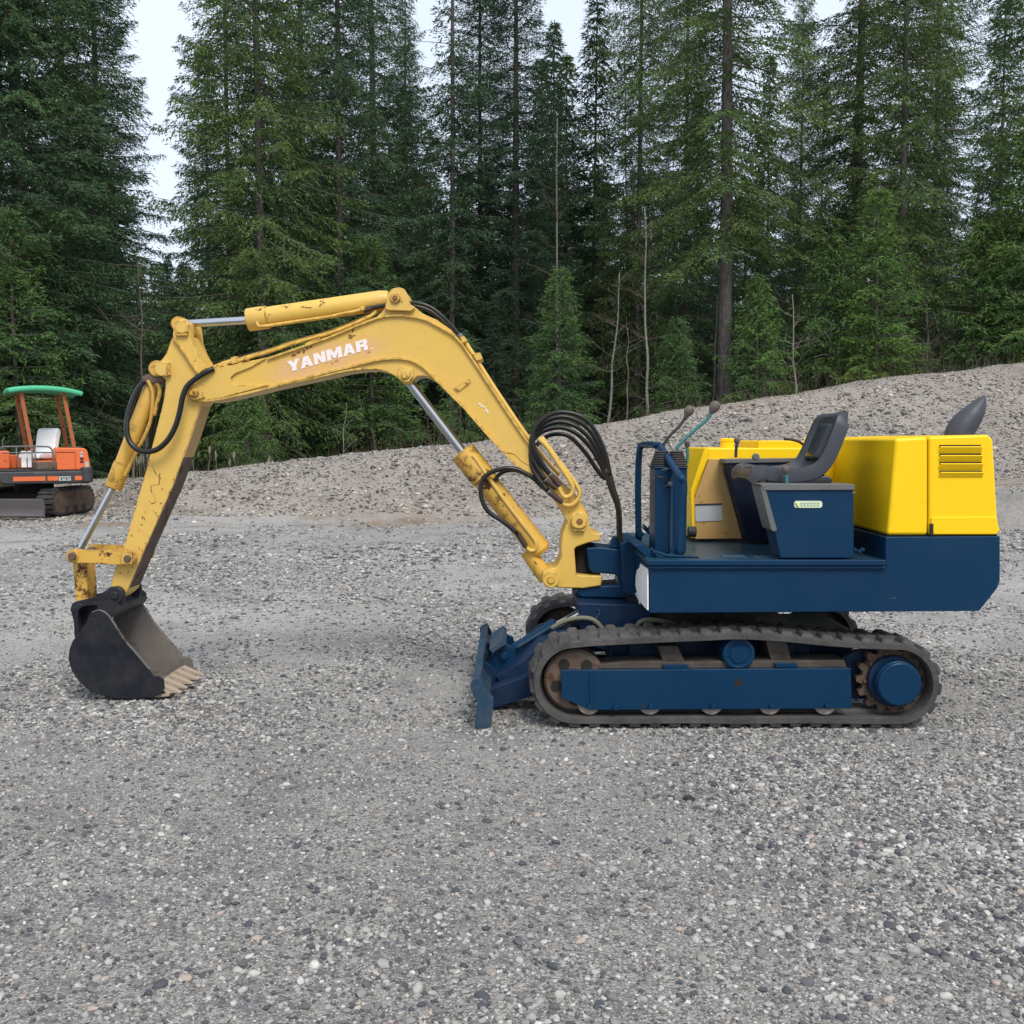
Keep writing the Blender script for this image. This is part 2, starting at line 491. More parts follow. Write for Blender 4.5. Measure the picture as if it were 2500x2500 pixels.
def copy_obj(o, parent, wloc, rot=None, name=None):
    c = o.copy()
    COL.objects.link(c)
    c.parent = parent
    c.location = Vector(wloc) - WLOC[parent.name] if parent else Vector(wloc)
    if rot is not None: c.rotation_euler = rot
    WLOC[c.name] = Vector(wloc)
    return c

def struct(o, kind='structure'):
    o['kind'] = kind
    return o

# ------------------------------------------------------------------ terrain
def hash2(ix, iy, seed):
    n = (ix.astype(np.int64) * 374761393 + iy.astype(np.int64) * 668265263 + seed * 974711) & 0x7fffffff
    n = ((n ^ (n >> 13)) * 1274126177) & 0x7fffffff
    return ((n ^ (n >> 16)) & 0xffff) / 65535.0

def vnoise(x, y, sc, seed=0):
    x = x * sc; y = y * sc
    ix = np.floor(x); iy = np.floor(y)
    fx = x - ix; fy = y - iy
    fx = fx * fx * (3 - 2 * fx); fy = fy * fy * (3 - 2 * fy)
    a = hash2(ix, iy, seed); b = hash2(ix + 1, iy, seed); c = hash2(ix, iy + 1, seed); d = hash2(ix + 1, iy + 1, seed)
    return (a * (1 - fx) + b * fx) * (1 - fy) + (c * (1 - fx) + d * fx) * fy

CREST = []
TOE = []
for px, py in ((-150, 915), (0, 912), (175, 905), (200, 903), (265, 898), (330, 892), (380, 888), (610, 862), (870, 836), (1130, 795), (1450, 746), (1600, 721), (1932, 680), (2150, 655)):
    k = (830 - py) / 1932
    y0 = 18 + 3.2 * min(1, max(0, (330 - px) / 130))
    z = (1.4 + y0 * k) / (1 - 1.73 * k)
    Y = y0 + 1.73 * z
    TOE.append(((px - 966) / 1932 * Y, y0))
    CREST.append(((px - 966) / 1932 * Y, z))
CREST.sort(); TOE.sort()
CX = np.array([c[0] for c in CREST]); CZ = np.array([c[1] for c in CREST])
TX = np.array([c[0] for c in TOE]); TY = np.array([c[1] for c in TOE])

def crest_z(x): return np.interp(x, CX, CZ)
def toe_y(x): return np.interp(x, TX, TY)

def hz(x, y):
    zc = crest_z(x)
    s = (y - toe_y(x) - 0.35 * (vnoise(x, y * 0, 0.6, 5) - 0.5)) / 1.73
    # rounded toe and crest
    up = np.log1p(np.exp(np.clip(s * 9, -30, 30))) / 9
    z = zc - np.log1p(np.exp(np.clip((zc - up) * 14, -30, 30))) / 14
    z = np.maximum(z, zc - 60)
    z = np.where(s < -1, 0, z + np.where(up > 0.02, 1, 0) * 0)
    f = np.clip(up / 0.25, 0, 1)
    z = z + f * (0.10 * (vnoise(x, y, 0.9, 3) - 0.5) + 0.05 * (vnoise(x, y, 3.1, 4) - 0.5))
    far = np.clip((y - 7.5) / 3, 0, 1)
    z = z + far * (0.03 * (vnoise(x, y, 0.45, 8) - 0.5))
    near = np.clip((3.9 - y) / 2, 0, 1)
    z = z + near * (0.03 * (vnoise(x, y, 0.8, 9) - 0.5))
    back = np.clip((y - toe_y(x) - 1.73 * zc - 0.3) / 3.0, 0, 1)
    z = z - back * 0.9 - 0.024
    return z

def grid_obj(name, xs, ys, m):
    X, Yg = np.meshgrid(xs, ys)
    Z = hz(X, Yg)
    v = np.stack([X.ravel(), Yg.ravel(), Z.ravel()], 1)
    nx, ny = len(xs), len(ys)
    i = np.arange(nx - 1)[None, :] + np.arange(ny - 1)[:, None] * nx
    f = np.stack([i, i + 1, i + 1 + nx, i + nx], -1).reshape(-1, 4)
    me = bpy.data.meshes.new(name)
    me.from_pydata(v.tolist(), [], f.tolist())
    for pl in me.polygons: pl.use_smooth = True
    me.materials.append(m)
    o = bpy.data.objects.new(name, me)
    link(o, None, (0, 0, 0))
    return struct(o)

def span(*seg):
    out = []
    for a, b, s in seg:
        out += list(np.arange(a, b - 1e-6, s))
    out.append(seg[-1][1])
    return np.array(out)

g = grid_obj('gravel_ground', span((-120, -20, 10), (-20, 20, 0.25), (20, 120, 10)),
             span((-60, 0, 10), (0, 16, 0.25), (16, 26.0, 0.12)), M['gravel'])
ff_x = span((-120, -20, 10), (-20, 24, 0.8), (24, 120, 12)); ff_y = span((26.0, 40, 1.0), (40, 300, 20))
grid_obj('forest_floor', ff_x, ff_y, M['litter'])
# needle litter on the ground just behind the crest
def litter_strip():
    xs = span((-40, 30, 0.4))
    vs, fs = [], []
    offs = [0.55, 0.9, 1.6, 2.6, 4.0, 6.0, 9.0]
    for x in xs:
        zc = float(crest_z(np.array([x]))[0])
        for o_ in offs:
            y = float(toe_y(np.array([x]))[0]) + 1.73 * zc + o_ + 0.15 * math.sin(x * 2.3) + 0.1 * math.sin(x * 5.1)
            z = float(hz(np.array([x]), np.array([y]))[0]) + 0.012
            vs.append((x, y, z))
    n = len(offs)
    for i in range(len(xs) - 1):
        for j in range(n - 1):
            fs.append([i * n + j, (i + 1) * n + j, (i + 1) * n + j + 1, i * n + j + 1])
    me = bpy.data.meshes.new('forest_edge_litter'); me.from_pydata(vs, [], fs)
    me.materials.append(M['litter'])
    o = bpy.data.objects.new('forest_edge_litter', me); link(o, None, (0, 0, 0)); struct(o)
litter_strip()

# ------------------------------------------------------------------ loose stones
def stone_nodes(name, m):
    ng = bpy.data.node_groups.new(name, 'GeometryNodeTree')
    ng.interface.new_socket('Geometry', in_out='INPUT', socket_type='NodeSocketGeometry')
    ng.interface.new_socket('Geometry', in_out='OUTPUT', socket_type='NodeSocketGeometry')
    N, L = ng.nodes, ng.links
    gi = N.new('NodeGroupInput'); go = N.new('NodeGroupOutput')
    join = N.new('GeometryNodeJoinGeometry')
    for k in range(5):
        ico = N.new('GeometryNodeMeshIcoSphere'); ico.inputs['Radius'].default_value = 1.0; ico.inputs['Subdivisions'].default_value = 2
        sp = N.new('GeometryNodeSetPosition')
        nz = N.new('ShaderNodeTexNoise'); nz.noise_dimensions = '4D'
        nz.inputs['W'].default_value = k * 3.7; nz.inputs['Scale'].default_value = 0.85; nz.inputs['Detail'].default_value = 1.5
        sub = N.new('ShaderNodeVectorMath'); sub.operation = 'SUBTRACT'; sub.inputs[1].default_value = (0.5, 0.5, 0.5)
        sc = N.new('ShaderNodeVectorMath'); sc.operation = 'SCALE'; sc.inputs['Scale'].default_value = 1.5
        L.new(nz.outputs['Color'], sub.inputs[0]); L.new(sub.outputs[0], sc.inputs[0])
        L.new(ico.outputs['Mesh'], sp.inputs['Geometry']); L.new(sc.outputs[0], sp.inputs['Offset'])
        sm = N.new('GeometryNodeSetMaterial'); sm.inputs['Material'].default_value = m
        ss = N.new('GeometryNodeSetShadeSmooth')
        L.new(sp.outputs[0], ss.inputs['Geometry'])
        L.new(ss.outputs[0], sm.inputs['Geometry'])
        gt = N.new('GeometryNodeGeometryToInstance')
        L.new(sm.outputs[0], gt.inputs[0]); L.new(gt.outputs[0], join.inputs[0])
    iop = N.new('GeometryNodeInstanceOnPoints')
    iop.inputs['Pick Instance'].default_value = True
    L.new(gi.outputs[0], iop.inputs['Points']); L.new(join.outputs[0], iop.inputs['Instance'])
    ri = N.new('FunctionNodeRandomValue'); ri.data_type = 'INT'
    ri.inputs[4].default_value = 0; ri.inputs[5].default_value = 4
    L.new(ri.outputs[2], iop.inputs['Instance Index'])
    rv = N.new('FunctionNodeRandomValue'); rv.data_type = 'FLOAT_VECTOR'
    rv.inputs[0].default_value = (-0.35, -0.35, 0); rv.inputs[1].default_value = (0.35, 0.35, 6.28)
    L.new(rv.outputs[0], iop.inputs['Rotation'])
    rs = N.new('FunctionNodeRandomValue'); rs.data_type = 'FLOAT_VECTOR'
    rs.inputs[0].default_value = (0.8, 0.65, 0.42); rs.inputs[1].default_value = (1.3, 1.0, 0.8)
    rs.inputs['Seed'].default_value = 4
    na = N.new('GeometryNodeInputNamedAttribute'); na.data_type = 'FLOAT'; na.inputs[0].default_value = 'psize'
    ms = N.new('ShaderNodeVectorMath'); ms.operation = 'SCALE'
    L.new(rs.outputs[0], ms.inputs[0]); L.new(na.outputs[0], ms.inputs['Scale'])
    L.new(ms.outputs[0], iop.inputs['Scale'])
    L.new(iop.outputs[0], go.inputs[0])
    return ng

def stones(name, x, y, size, m, label, sink=0.15):
    z = hz(x, y) + size * sink
    me = bpy.data.meshes.new(name)
    me.vertices.add(len(x))
    me.vertices.foreach_set('co', np.stack([x, y, z], 1).astype(np.float32).ravel())
    a = me.attributes.new('psize', 'FLOAT', 'POINT'); a.data.foreach_set('value', size.astype(np.float32))
    a = me.attributes.new('prnd', 'FLOAT', 'POINT'); a.data.foreach_set('value', rng.random(len(x)).astype(np.float32))
    me.materials.append(m)
    o = bpy.data.objects.new(name, me)
    link(o, None, (0, 0, 0))
    md = o.modifiers.new('stones', 'NODES'); md.node_group = stone_nodes(name + '_nodes', m)
    o['kind'] = 'stuff'; o['label'] = label; o['category'] = 'gravel'
    return o

rng = np.random.default_rng(11)
def band(y0, y1, dens, med, sig, lo, hi):
    wid = 0.60 * y1 + 0.8
    n = int(dens * (y1 - y0) * 2 * wid)
    x = rng.uniform(-wid, wid, n); y = rng.uniform(y0, y1, n)
    keep = np.abs(x) < 0.60 * y + 0.8
    cov = 0.65 * vnoise(x, y, 0.55, 31) + 0.35 * vnoise(x, y, 2.1, 32)
    keep &= rng.random(n) < np.clip((cov - 0.30) * 2.6, np.where(y < 4.5, .30, .12), 1)
    x, y, cov = x[keep], y[keep], cov[keep]
    s = np.clip(med * np.exp(rng.normal(0, sig, len(x))) * (0.75 + 0.5 * cov), lo, hi)
    return x, y, s
bs = [band(1.7, 3.6, 19000, .0041, .52, .002, .018), band(3.6, 5.2, 9500, .0046, .46, .0025, .016), band(5.2, 8, 2800, .0062, .45, .003, .018),
      band(8, 12, 900, .0085, .45, .004, .025), band(12, 21.3, 380, .012, .5, .005, .04)]
# stones pushed up against the tracks, the blade and the bucket
nx_ = 1100
bs.append((rng.uniform(.03, 2.1, nx_), 4.955 - np.abs(rng.normal(0, .035, nx_)), np.clip(.006 * np.exp(rng.normal(0, .5, nx_)), .003, .018)))
bs.append((rng.uniform(-.26, -.10, 500), rng.uniform(4.9, 6.5, 500), np.clip(.007 * np.exp(rng.normal(0, .5, 500)), .003, .02)))
bs.append((rng.normal(-1.74, .09, 900), rng.uniform(5.42, 6.05, 900), np.clip(.007 * np.exp(rng.normal(0, .5, 900)), .003, .02)))
bs.append((rng.uniform(-2.2, -1.75, 700), 5.49 - np.abs(rng.normal(0, .03, 700)), np.clip(.006 * np.exp(rng.normal(0, .5, 700)), .003, .016)))
stones('loose_gravel', *[np.concatenate(q) for q in zip(*bs)], M['pebble'], 'loose grey and white gravel strewn over the flat yard')
n = 120000
bx_ = rng.uniform(-17, 20, n); by_ = 18 + rng.random(n) * 6.5
zc = crest_z(bx_)
kp = by_ < toe_y(bx_) + 1.73 * zc + 0.35
bx_, by_ = bx_[kp], by_[kp]
bsz = np.clip(0.0145 * np.exp(rng.normal(0, .48, len(bx_))), .007, .07)
bsz = np.where(by_ > toe_y(bx_) + 1.73 * crest_z(bx_) - .25, np.minimum(bsz, .016), bsz)
stones('bank_stones', bx_, by_, bsz, M['bankstone'], 'coarse crushed stones covering the sloping bank behind')

# single dark stone and a few pale stones that stand out
def pebble_thing(px, py, r, m, label, flat=0.5):
    # ground hit
    u = (px - 966) / 1932; v = (966 - py) / 1932
    d = Vector((u, math.cos(PITCH) + v * math.sin(PITCH), -math.sin(PITCH) + v * math.cos(PITCH)))
    t_ = -1.4 / d.z
    p = CAM + d * t_
    bm = bmesh.new(); bmesh.ops.create_icosphere(bm, subdivisions=3, radius=1)
    s = random.random() * 9
    for vv in bm.verts:
        k = 1 + 0.14 * math.sin(vv.co.x * 2.3 + s) + 0.10 * math.sin(vv.co.y * 3.1 + s * 2) + 0.08 * math.sin(vv.co.z * 4 + vv.co.x * 3)
        vv.co *= k
        vv.co.x *= r * 1.25; vv.co.y *= r; vv.co.z *= r * flat
    me = bpy.data.meshes.new('stone'); bm.to_mesh(me); bm.free()
    for pl in me.polygons: pl.use_smooth = True
    me.materials.append(m)
    o = bpy.data.objects.new('stone', me)
    link(o, None, (p.x, p.y, float(hz(np.array([p.x]), np.array([p.y]))[0]) + r * flat * 0.45))
    o['label'] = label; o['category'] = 'stone'
M['darkstone'] = paint('dark_stone', (0.02, 0.02, 0.022), 0.7, bump=0.2)
M['bluestone'] = paint('slate_stone', (0.10, 0.115, 0.14), 0.7, bump=0.2)
M['palestone'] = paint('pale_stone', (0.50, 0.49, 0.44), 0.75, bump=0.2)
M['pinkstone'] = paint('pinkish_stone', (0.42, 0.31, 0.25), 0.75, bump=0.2)
pebble_thing(1302, 1498, 0.020, M['darkstone'], 'small black stone alone on the gravel below the rubber track')

# ================================================================== the yellow and blue excavator
YN = 4.96                      # near face of the near track
YC = 5.72                      # centre line
EX = thing('excavator', 'small old excavator with faded yellow digging arm, dark blue body and bright yellow engine hood', 'excavator',
           (0.95, YC, 0))

def z1(*a): return [(77.3 + x * .28, 502.3 + y * .28) for x, y in a]        # traced details -> photo points
def z2(*a): return [(618.2 + x * .28, 502.3 + y * .28) for x, y in a]
def z3(*a): return [(77.3 + x * .22, 927.4 + y * .22) for x, y in a]
def z4(*a): return [(1004.6 + x * .24, 734.2 + y * .24) for x, y in a]
def z5(*a): return [(1391 + x * .28, 695.5 + y * .28) for x, y in a]
def z7(*a): return [(1267.4 + x * .184, 757.3 + y * .184) for x, y in a]

# ---- crawler tracks
def track_path(yref):
    pts = []
    def arc(cx, cy, r, a0, a1, n):
        for i in range(n + 1):
            a = R(a0 + (a1 - a0) * i / n)
            pts.append((cx + r * math.cos(a), cy - r * math.sin(a)))
    arc(1084, 1289, 78, 270, 95, 22)
    pts.extend([(1120, 1207), (1180, 1204), (1240, 1201), (1310, 1198), (1375, 1195), (1420, 1195), (1480, 1199), (1560, 1207), (1630, 1212)])
    arc(1696, 1291, 77, 95, -90, 24)
    pts.extend([(1600, 1367), (1500, 1366), (1400, 1367.5), (1300, 1366), (1200, 1367)])
    w3 = [P(x, y, yref) for x, y in pts]
    w3 = [Vector((p.x, 0, p.z)) for p in w3]
    # resample the closed loop
    L = [0]
    m_ = len(w3)
    for i in range(m_): L.append(L[-1] + (w3[(i + 1) % m_] - w3[i]).length)
    out = []
    def at(s):
        s %= L[-1]
        for i in range(m_):
            if s <= L[i + 1]:
                return w3[i].lerp(w3[(i + 1) % m_], (s - L[i]) / max(1e-9, L[i + 1] - L[i]))
    return at, L[-1]
AT, TL = track_path(YN)
def belt(y0, y1):
    n = 180
    ring = []
    for i in range(n):
        s = TL * i / n
        p = AT(s); t = (AT(s + .02) - AT(s - .02)).normalized()
        nrm = Vector((-t.z, 0, t.x))          # candidate outward
        ring.append((p, nrm))
    c = Vector((1.0, 0, .25))
    vs, fs = [], []
    prof = [(0, y0 + .006), (.004, y0), (.030, y0), (.034, y0 + .01), (.034, y0 + .10), (.050, y0 + .115), (.050, y1 - .115), (.034, y1 - .10), (.034, y1 - .01), (.030, y1), (.004, y1), (0, y1 - .006)]
    for p, nn in ring:
        if nn.dot(p - c) < 0: nn = -nn
        for d, y in prof:
            q = p - nn * d
            vs.append((q.x, y, q.z))
    k = len(prof)
    for i in range(n):
        for j in range(k):
            a = i * k + j; b = i * k + (j + 1) % k
            c2 = ((i + 1) % n) * k + (j + 1) % k; d2 = ((i + 1) % n) * k + j
            fs.append([a, b, c2, d2])
    o = mesh_obj('rubber_track', vs, fs, M['rubber'], EX)
    for pl in o.data.polygons: pl.use_smooth = True
    es = o.modifiers.new('es', 'EDGE_SPLIT'); es.split_angle = R(40)
    # tread lugs: one shared mesh, alternately staggered
    def lug_mesh(ya, yb):
        h, a, b = .019, .032, .025
        vs = [(-a, ya, -.004), (a, ya, -.004), (a, yb, -.004), (-a, yb, -.004), (-b, ya + .008, h), (b, ya + .008, h), (b * .8, yb - .012, h), (-b * .8, yb - .012, h)]
        fs = [[0, 3, 2, 1], [4, 5, 6, 7], [0, 1, 5, 4], [1, 2, 6, 5], [2, 3, 7, 6], [3, 0, 4, 7]]
        me = bpy.data.meshes.new('tread_lug'); me.from_pydata(vs, [], fs)
        bm = bmesh.new(); bm.from_mesh(me)
        bmesh.ops.bevel(bm, geom=bm.edges[:] , offset=.004, segments=2, affect='EDGES')
        bm.to_mesh(me); bm.free()
        me.materials.append(M['rubber'])
        return me
    ym = (y0 + y1) / 2; W = y1 - y0
    mA = lug_mesh(-W / 2 + .002, W * .16); mB = lug_mesh(-W * .16, W / 2 - .002)
    NL = 45
    for i in range(NL):
        for half, me in ((0, mA), (0.5, mB)):
            s = TL * (i + half) / NL
            p = AT(s); t = (AT(s + .03) - AT(s - .03)).normalized()
            nn = Vector((-t.z, 0, t.x))
            if nn.dot(p - c) < 0: nn = -nn
            lo = bpy.data.objects.new('tread_lug', me)
            ang = math.atan2(nn.x, nn.z) + R(random.uniform(-1.5, 1.5))
            lo.rotation_euler = (0, ang, 0)
            link(lo, o, (p.x, ym, p.z))
    return o

def side_gear(near):
    s = 1 if near else -1
    # mapping: distance inward from outer face
    y0 = YN if near else 2 * YC - YN
    def yy(d): return y0 + s * d
    def pr(name, pts, d0, d1, m, bevel=.004, parent=EX, label=None):
        q = [P(x, y, YN) for x, y in pts]
        a, b = sorted((yy(d0), yy(d1)))
        n_ = len(q)
        vs = [(p.x, a, p.z) for p in q] + [(p.x, b, p.z) for p in q]
        fs = [list(range(n_)), list(range(2 * n_ - 1, n_ - 1, -1))] + [[i, (i + 1) % n_, n_ + (i + 1) % n_, n_ + i] for i in range(n_)]
        return mesh_obj(name, vs, fs, m, parent, bevel, label=label)
    def cy(name, px, py, rpx, d0, d1, m, parent=EX, seg=28, ch=.004, prof=None):
        p = P(px, py, YN); r = rpx * YN / 1932
        L = d1 - d0
        pf = prof or [(0, r - ch), (ch, r), (L - ch, r), (L, r - ch)]
        return lathe(name, (p.x, yy(d0), p.z), (0, s, 0), pf, m, parent, seg)
    belt(*sorted((yy(0), yy(.30))))
    # track frame: outer channel plate, top sheet, inner beam
    tf = pr('track_frame', [(1059, 1266), (1607, 1262), (1609, 1338), (1114, 1341), (1060, 1318)], .012, .022, M['blue'], .003)
    pr('frame_top', [(1060, 1267.5), (1606, 1263.5), (1606, 1269), (1060, 1273)], .024, .22, M['dustyblue'], .002, tf)
    pr('inner_beam', [(1075, 1275), (1600, 1272), (1600, 1328), (1115, 1332)], .10, .23, M['darkblue'], .004, tf)
    pr('drive_bracket', [(1595, 1262), (1640, 1240), (1700, 1240), (1700, 1335), (1595, 1335)], .17, .21, M['darkblue'], .004, tf)
    pr('front_lip', [(1112, 1267), (1117, 1267), (1119, 1339), (1114, 1339)], .004, .011, M['blue'], .001, tf)
    for bx, by in ((1112, 1334), (1162, 1335), (1228, 1333), (1345, 1333), (1456, 1333), (1561, 1332)):
        cy('bolt', bx, by, 5, -.012, .012, M['blue'], tf, 10, .002)
    for bx, by, rr in ((1394, 1289, 8), (1214, 1334, 3.4)):
        cy('frame_hole', bx, by, rr, .0115, .016, M['void'], tf, 20, .0002)
    pr('frame_post', [(1245, 1225), (1283, 1225), (1301, 1262), (1258, 1262)], .08, .24, M['dirty'], .004)
    pr('frame_post', [(1452, 1213), (1492, 1215), (1503, 1259), (1465, 1261)], .08, .24, M['dirty'], .004)
    pr('post_foot', [(1252, 1257), (1300, 1257), (1304, 1266), (1256, 1266)], .035, .06, M['blue'], .002)
    pr('post_foot', [(1464, 1254), (1507, 1254), (1509, 1263), (1468, 1263)], .035, .06, M['blue'], .002)
    pr('dirt_pad', [(1130, 1258), (1180, 1253), (1240, 1252), (1300, 1254), (1360, 1252), (1600, 1250), (1604, 1264), (1130, 1267)], .05, .20, M['dirty'], .006)
    # idler wheel with four holes and rim
    idl = cy('idler_wheel', 1086, 1289, 56, .07, .10, M['brown'], prof=[(0, .08), (.0, .138), (.012, .144), (.02, .144)])
    r_ = 1932 / YN
    cy('idler_rim', 1086, 1289, 60, .06, .20, M['brown'], idl, 36, .012)
    for k in range(5):
        a = R(72 * k + 20)
        cy('idler_hole', 1086 + 37 * math.cos(a), 1289 + 37 * math.sin(a), 10.5, .052, .062, M['void'], idl, 16, .001)
    cy('idler_hub', 1086, 1289, 18, .035, .08, M['dustyblue'], idl, 20)
    # rollers
    for rx in (1112, 1228, 1345, 1456, 1561):
        cy('track_roller', rx, 1331, 22, .03, .09, M['rollersteel'])
        cy('track_roller', rx, 1331, 22, .18, .23, M['rollersteel'])
    cr = cy('carrier_roller', 1397, 1237, 32, .03, .22, M['blue'], prof=[(0, .020), (0, .043), (.006, .047), (.006, .058), (.002, .060), (.0, .066), (.004, .078), (.012, .081), (.18, .081), (.19, .07)])
    # sprocket
    c0 = P(1696, 1291, YN)
    vs, fs = [], []
    nt_ = 15; ri, ro = .098, .168
    ring = []
    for k in range(nt_ * 6):
        ph = (k % 6) / 6
        rr = {0: .148, 1: .150, 2: .176, 3: .178, 4: .176, 5: .150}[k % 6]
        a = 2 * math.pi * k / (nt_ * 6)
        ring.append((c0.x + rr * math.cos(a), c0.z + rr * math.sin(a)))
    n_ = len(ring)
    ya, yb = sorted((yy(.10), yy(.145)))
    vs = [(x, ya, z) for x, z in ring] + [(x, yb, z) for x, z in ring]
    vs += [(c0.x + .06 * math.cos(2 * math.pi * i / n_), ya, c0.z + .06 * math.sin(2 * math.pi * i / n_)) for i in range(n_)]
    for i in range(n_):
        j = (i + 1) % n_
        fs.append([i, j, 2 * n_ + j, 2 * n_ + i]); fs.append([i, j, n_ + j, n_ + i])
    fs.append([n_ + i for i in range(n_)])
    spk = mesh_obj('drive_sprocket', vs, fs, M['brown'], EX, .002)
    cy('sprocket_ring', 1696, 1291, 50, .06, .10, M['darkblue'], spk, 40, .006)
    for k in range(9):
        a = 2 * math.pi * k / 9 + .3
        cy('sprocket_bolt', 1696 + 52 * math.cos(a), 1291 + 52 * math.sin(a), 3.8, .085, .10, M['brown'], spk, 8, .002)
    cy('motor_cover', 1697, 1291, 42, -.008, .09, M['blue'], prof=[(0, .101), (.004, .106), (.02, .1075), (.022, .111), (.09, .111)])
side_gear(True)
side_gear(False)

# ---- centre frame between the tracks and slew ring
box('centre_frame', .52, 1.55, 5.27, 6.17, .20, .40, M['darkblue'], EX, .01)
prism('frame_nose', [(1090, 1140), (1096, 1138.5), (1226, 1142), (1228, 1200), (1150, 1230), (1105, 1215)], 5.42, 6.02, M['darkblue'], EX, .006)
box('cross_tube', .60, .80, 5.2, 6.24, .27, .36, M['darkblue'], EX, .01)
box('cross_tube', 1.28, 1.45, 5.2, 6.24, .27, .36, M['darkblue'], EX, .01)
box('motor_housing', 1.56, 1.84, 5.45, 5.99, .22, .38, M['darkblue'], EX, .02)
sr = P(1305, 1200, YC)
lathe('slew_ring', (sr.x, YC, .39), (0, 0, 1), [(0, .36), (.10, .36), (.105, .34), (.12, .34), (.125, .40), (.20, .40)], M['void'], EX, 48)
for k in range(10):
    a = 2 * math.pi * k / 10
    lathe('ring_bolt', (sr.x + .37 * math.cos(a), YC + .37 * math.sin(a), .48), (0, 0, 1), [(0, .012), (.02, .012)], M['darkblue'], EX, 8)

# ---- dozer blade
bl = prism('dozer_blade', [(892, 1287), (899, 1284), (913, 1307), (924, 1320), (924, 1340), (921, 1368), (903, 1370), (906, 1327), (893, 1300)], 4.99, 6.45, M['dustyblue'], EX, .003, ref=4.99)
for a, b in ((4.962, 4.988), (6.452, 6.478)):
    prism('end_plate', [(887, 1291), (892, 1284), (906, 1280), (920, 1306), (931, 1317), (931, 1328), (928, 1360), (924, 1374), (894, 1378), (901, 1327), (888, 1301)], a, b, M['dustyblue'], bl, .003, ref=4.96)
prism('top_channel', [(891, 1284), (906, 1279.5), (909, 1285), (894, 1290)], 4.99, 6.45, M['dustyblue'], bl, .003, ref=4.97)
prism('cutting_edge', [(897, 1362), (926, 1362), (923, 1376), (894, 1379)], 4.99, 6.45, M['greytrim'], bl, .003, ref=4.97)
for a in (5.44, 5.98):
    prism('rib_plate', [(905, 1288), (915, 1290), (950, 1318), (948, 1345), (915, 1352)], a, a + .02, M['darkblue'], bl, .002, ref=4.97)
prism('bracket_top', [(922, 1232), (948, 1214), (956, 1222), (928, 1240)], 5.50, 5.94, M['dustyblue'], bl, .003, ref=5.4)
for a in (5.56, 5.86):
    prism('cylinder_bracket', [(920, 1246), (934, 1228), (950, 1214), (968, 1222), (976, 1250), (962, 1280), (940, 1300), (916, 1290)], a, a + .025, M['blue'], bl, .003, ref=5.56)
disc('bracket_pin', 951, 1236, 5.53, 5.92, .022, M['blue'], bl, ref=5.56)
for a, b in ((5.30, 5.40), (6.04, 6.14)):
    arm = prism('blade_arm', [(914, 1297), (925, 1300), (1003, 1272), (1090, 1240), (1100, 1290), (1003, 1314), (931, 1337), (918, 1330)], a, b, M['darkblue'], EX, .005, ref=5.3)
prism('arm_cross_plate', [(935, 1276), (985, 1248), (1020, 1215), (1085, 1200), (1085, 1215), (1030, 1240), (950, 1300)], 5.42, 6.02, M['darkblue'], EX, .005, ref=5.42)
def rod(name, a, b, Y, r, m, parent=EX, seg=20, prof=None):
    p0, p1 = P(a[0], a[1], Y), P(b[0], b[1], Y)
    L = (p1 - p0).length
    pf = prof(L) if prof else [(0, r - .002), (.002, r), (L - .002, r), (L, r - .002)]
    return lathe(name, p0, p1 - p0, pf, m, parent, seg)
bc = rod('blade_cylinder', (958, 1237), (1052, 1180), YC, .045, M['blue'], seg=24, prof=lambda L: [(0, .03), (.01, .045), (L - .06, .045), (L - .06, .052), (L - .005, .052), (L, .045)])
rod('cylinder_rod', (1052, 1180), (1100, 1154), YC, .024, M['chrome'], bc)
rod('feed_pipe', (975, 1222), (1040, 1183), YC - .055, .010, M['dustyblue'], bc)
tube('blade_hose', [P(x, y, 5.395) for x, y in ((1040, 1186), (1065, 1172), (1095, 1166), (1120, 1170), (1138, 1188), (1150, 1205))], .013, M['oldhose'], EX)
tube('blade_hose', [P(x, y, 5.39) for x, y in ((1198, 1196), (1206, 1176), (1222, 1170), (1250, 1172), (1280, 1180))], .015, M['oldhose'], EX)
tube('hose_hook', [P(x, y, 5.41) for x, y in ((1118, 1180), (1126, 1165), (1131, 1156), (1128, 1150))], .005, M['dustyblue'], EX, seg=8)

# ---- house: lower frame
FX0 = P(1224.5, 1110, 4.97).x
house = prism('house_frame', [(1225, 1072), (1671, 1070.5), (1671, 1013), (1887, 1011.5), (1887, 1095), (1882, 1110), (1848, 1153), (1225, 1157)],
              4.97, 5.50, M['blue'], EX, .005, ref=4.97)
prism('house_frame', [(1225, 1072), (1671, 1070.5), (1671, 1013), (1887, 1011.5), (1887, 1095), (1882, 1110), (1848, 1153), (1225, 1157)],
      5.94, 6.47, M['blue'], EX, .005, ref=4.97)
prism('house_core', [(1262, 1074), (1673, 1074), (1673, 1016), (1886, 1014), (1886, 1095), (1881, 1110), (1847, 1151), (1262, 1155)],
      5.502, 5.938, M['darkblue'], EX, .004, ref=4.97)
# deck sheet with its folded lip
zt = P(1400, 1072, 4.97).z
zd = P(1400, 1055.5, 4.965).z
box('deck_lip', FX0 - .012, P(1667, 1060, 4.96).x, 4.945, 4.972, zd - .028, zd, M['blue'], EX, .004)
box('deck_lip', FX0 - .005, P(1671, 1060, 4.96).x, 4.953, 4.969, zd - .045, zd - .031, M['blue'], EX, .003)
deck = box('deck_plate', FX0 - .008, P(1674, 1060, 4.97).x, 4.974, 6.46, zd - .03, zd - .004, M['deckblue'], EX, .003)
# small raised tread marks on the deck
for i in range(2):
    for j in range(3):
        box('tread_mark', 1.05 + i * .16, 1.17 + i * .16, 5.07 + j * .035, 5.085 + j * .035, zd - .0035, zd + .001, M['deckblue'], deck, .001)
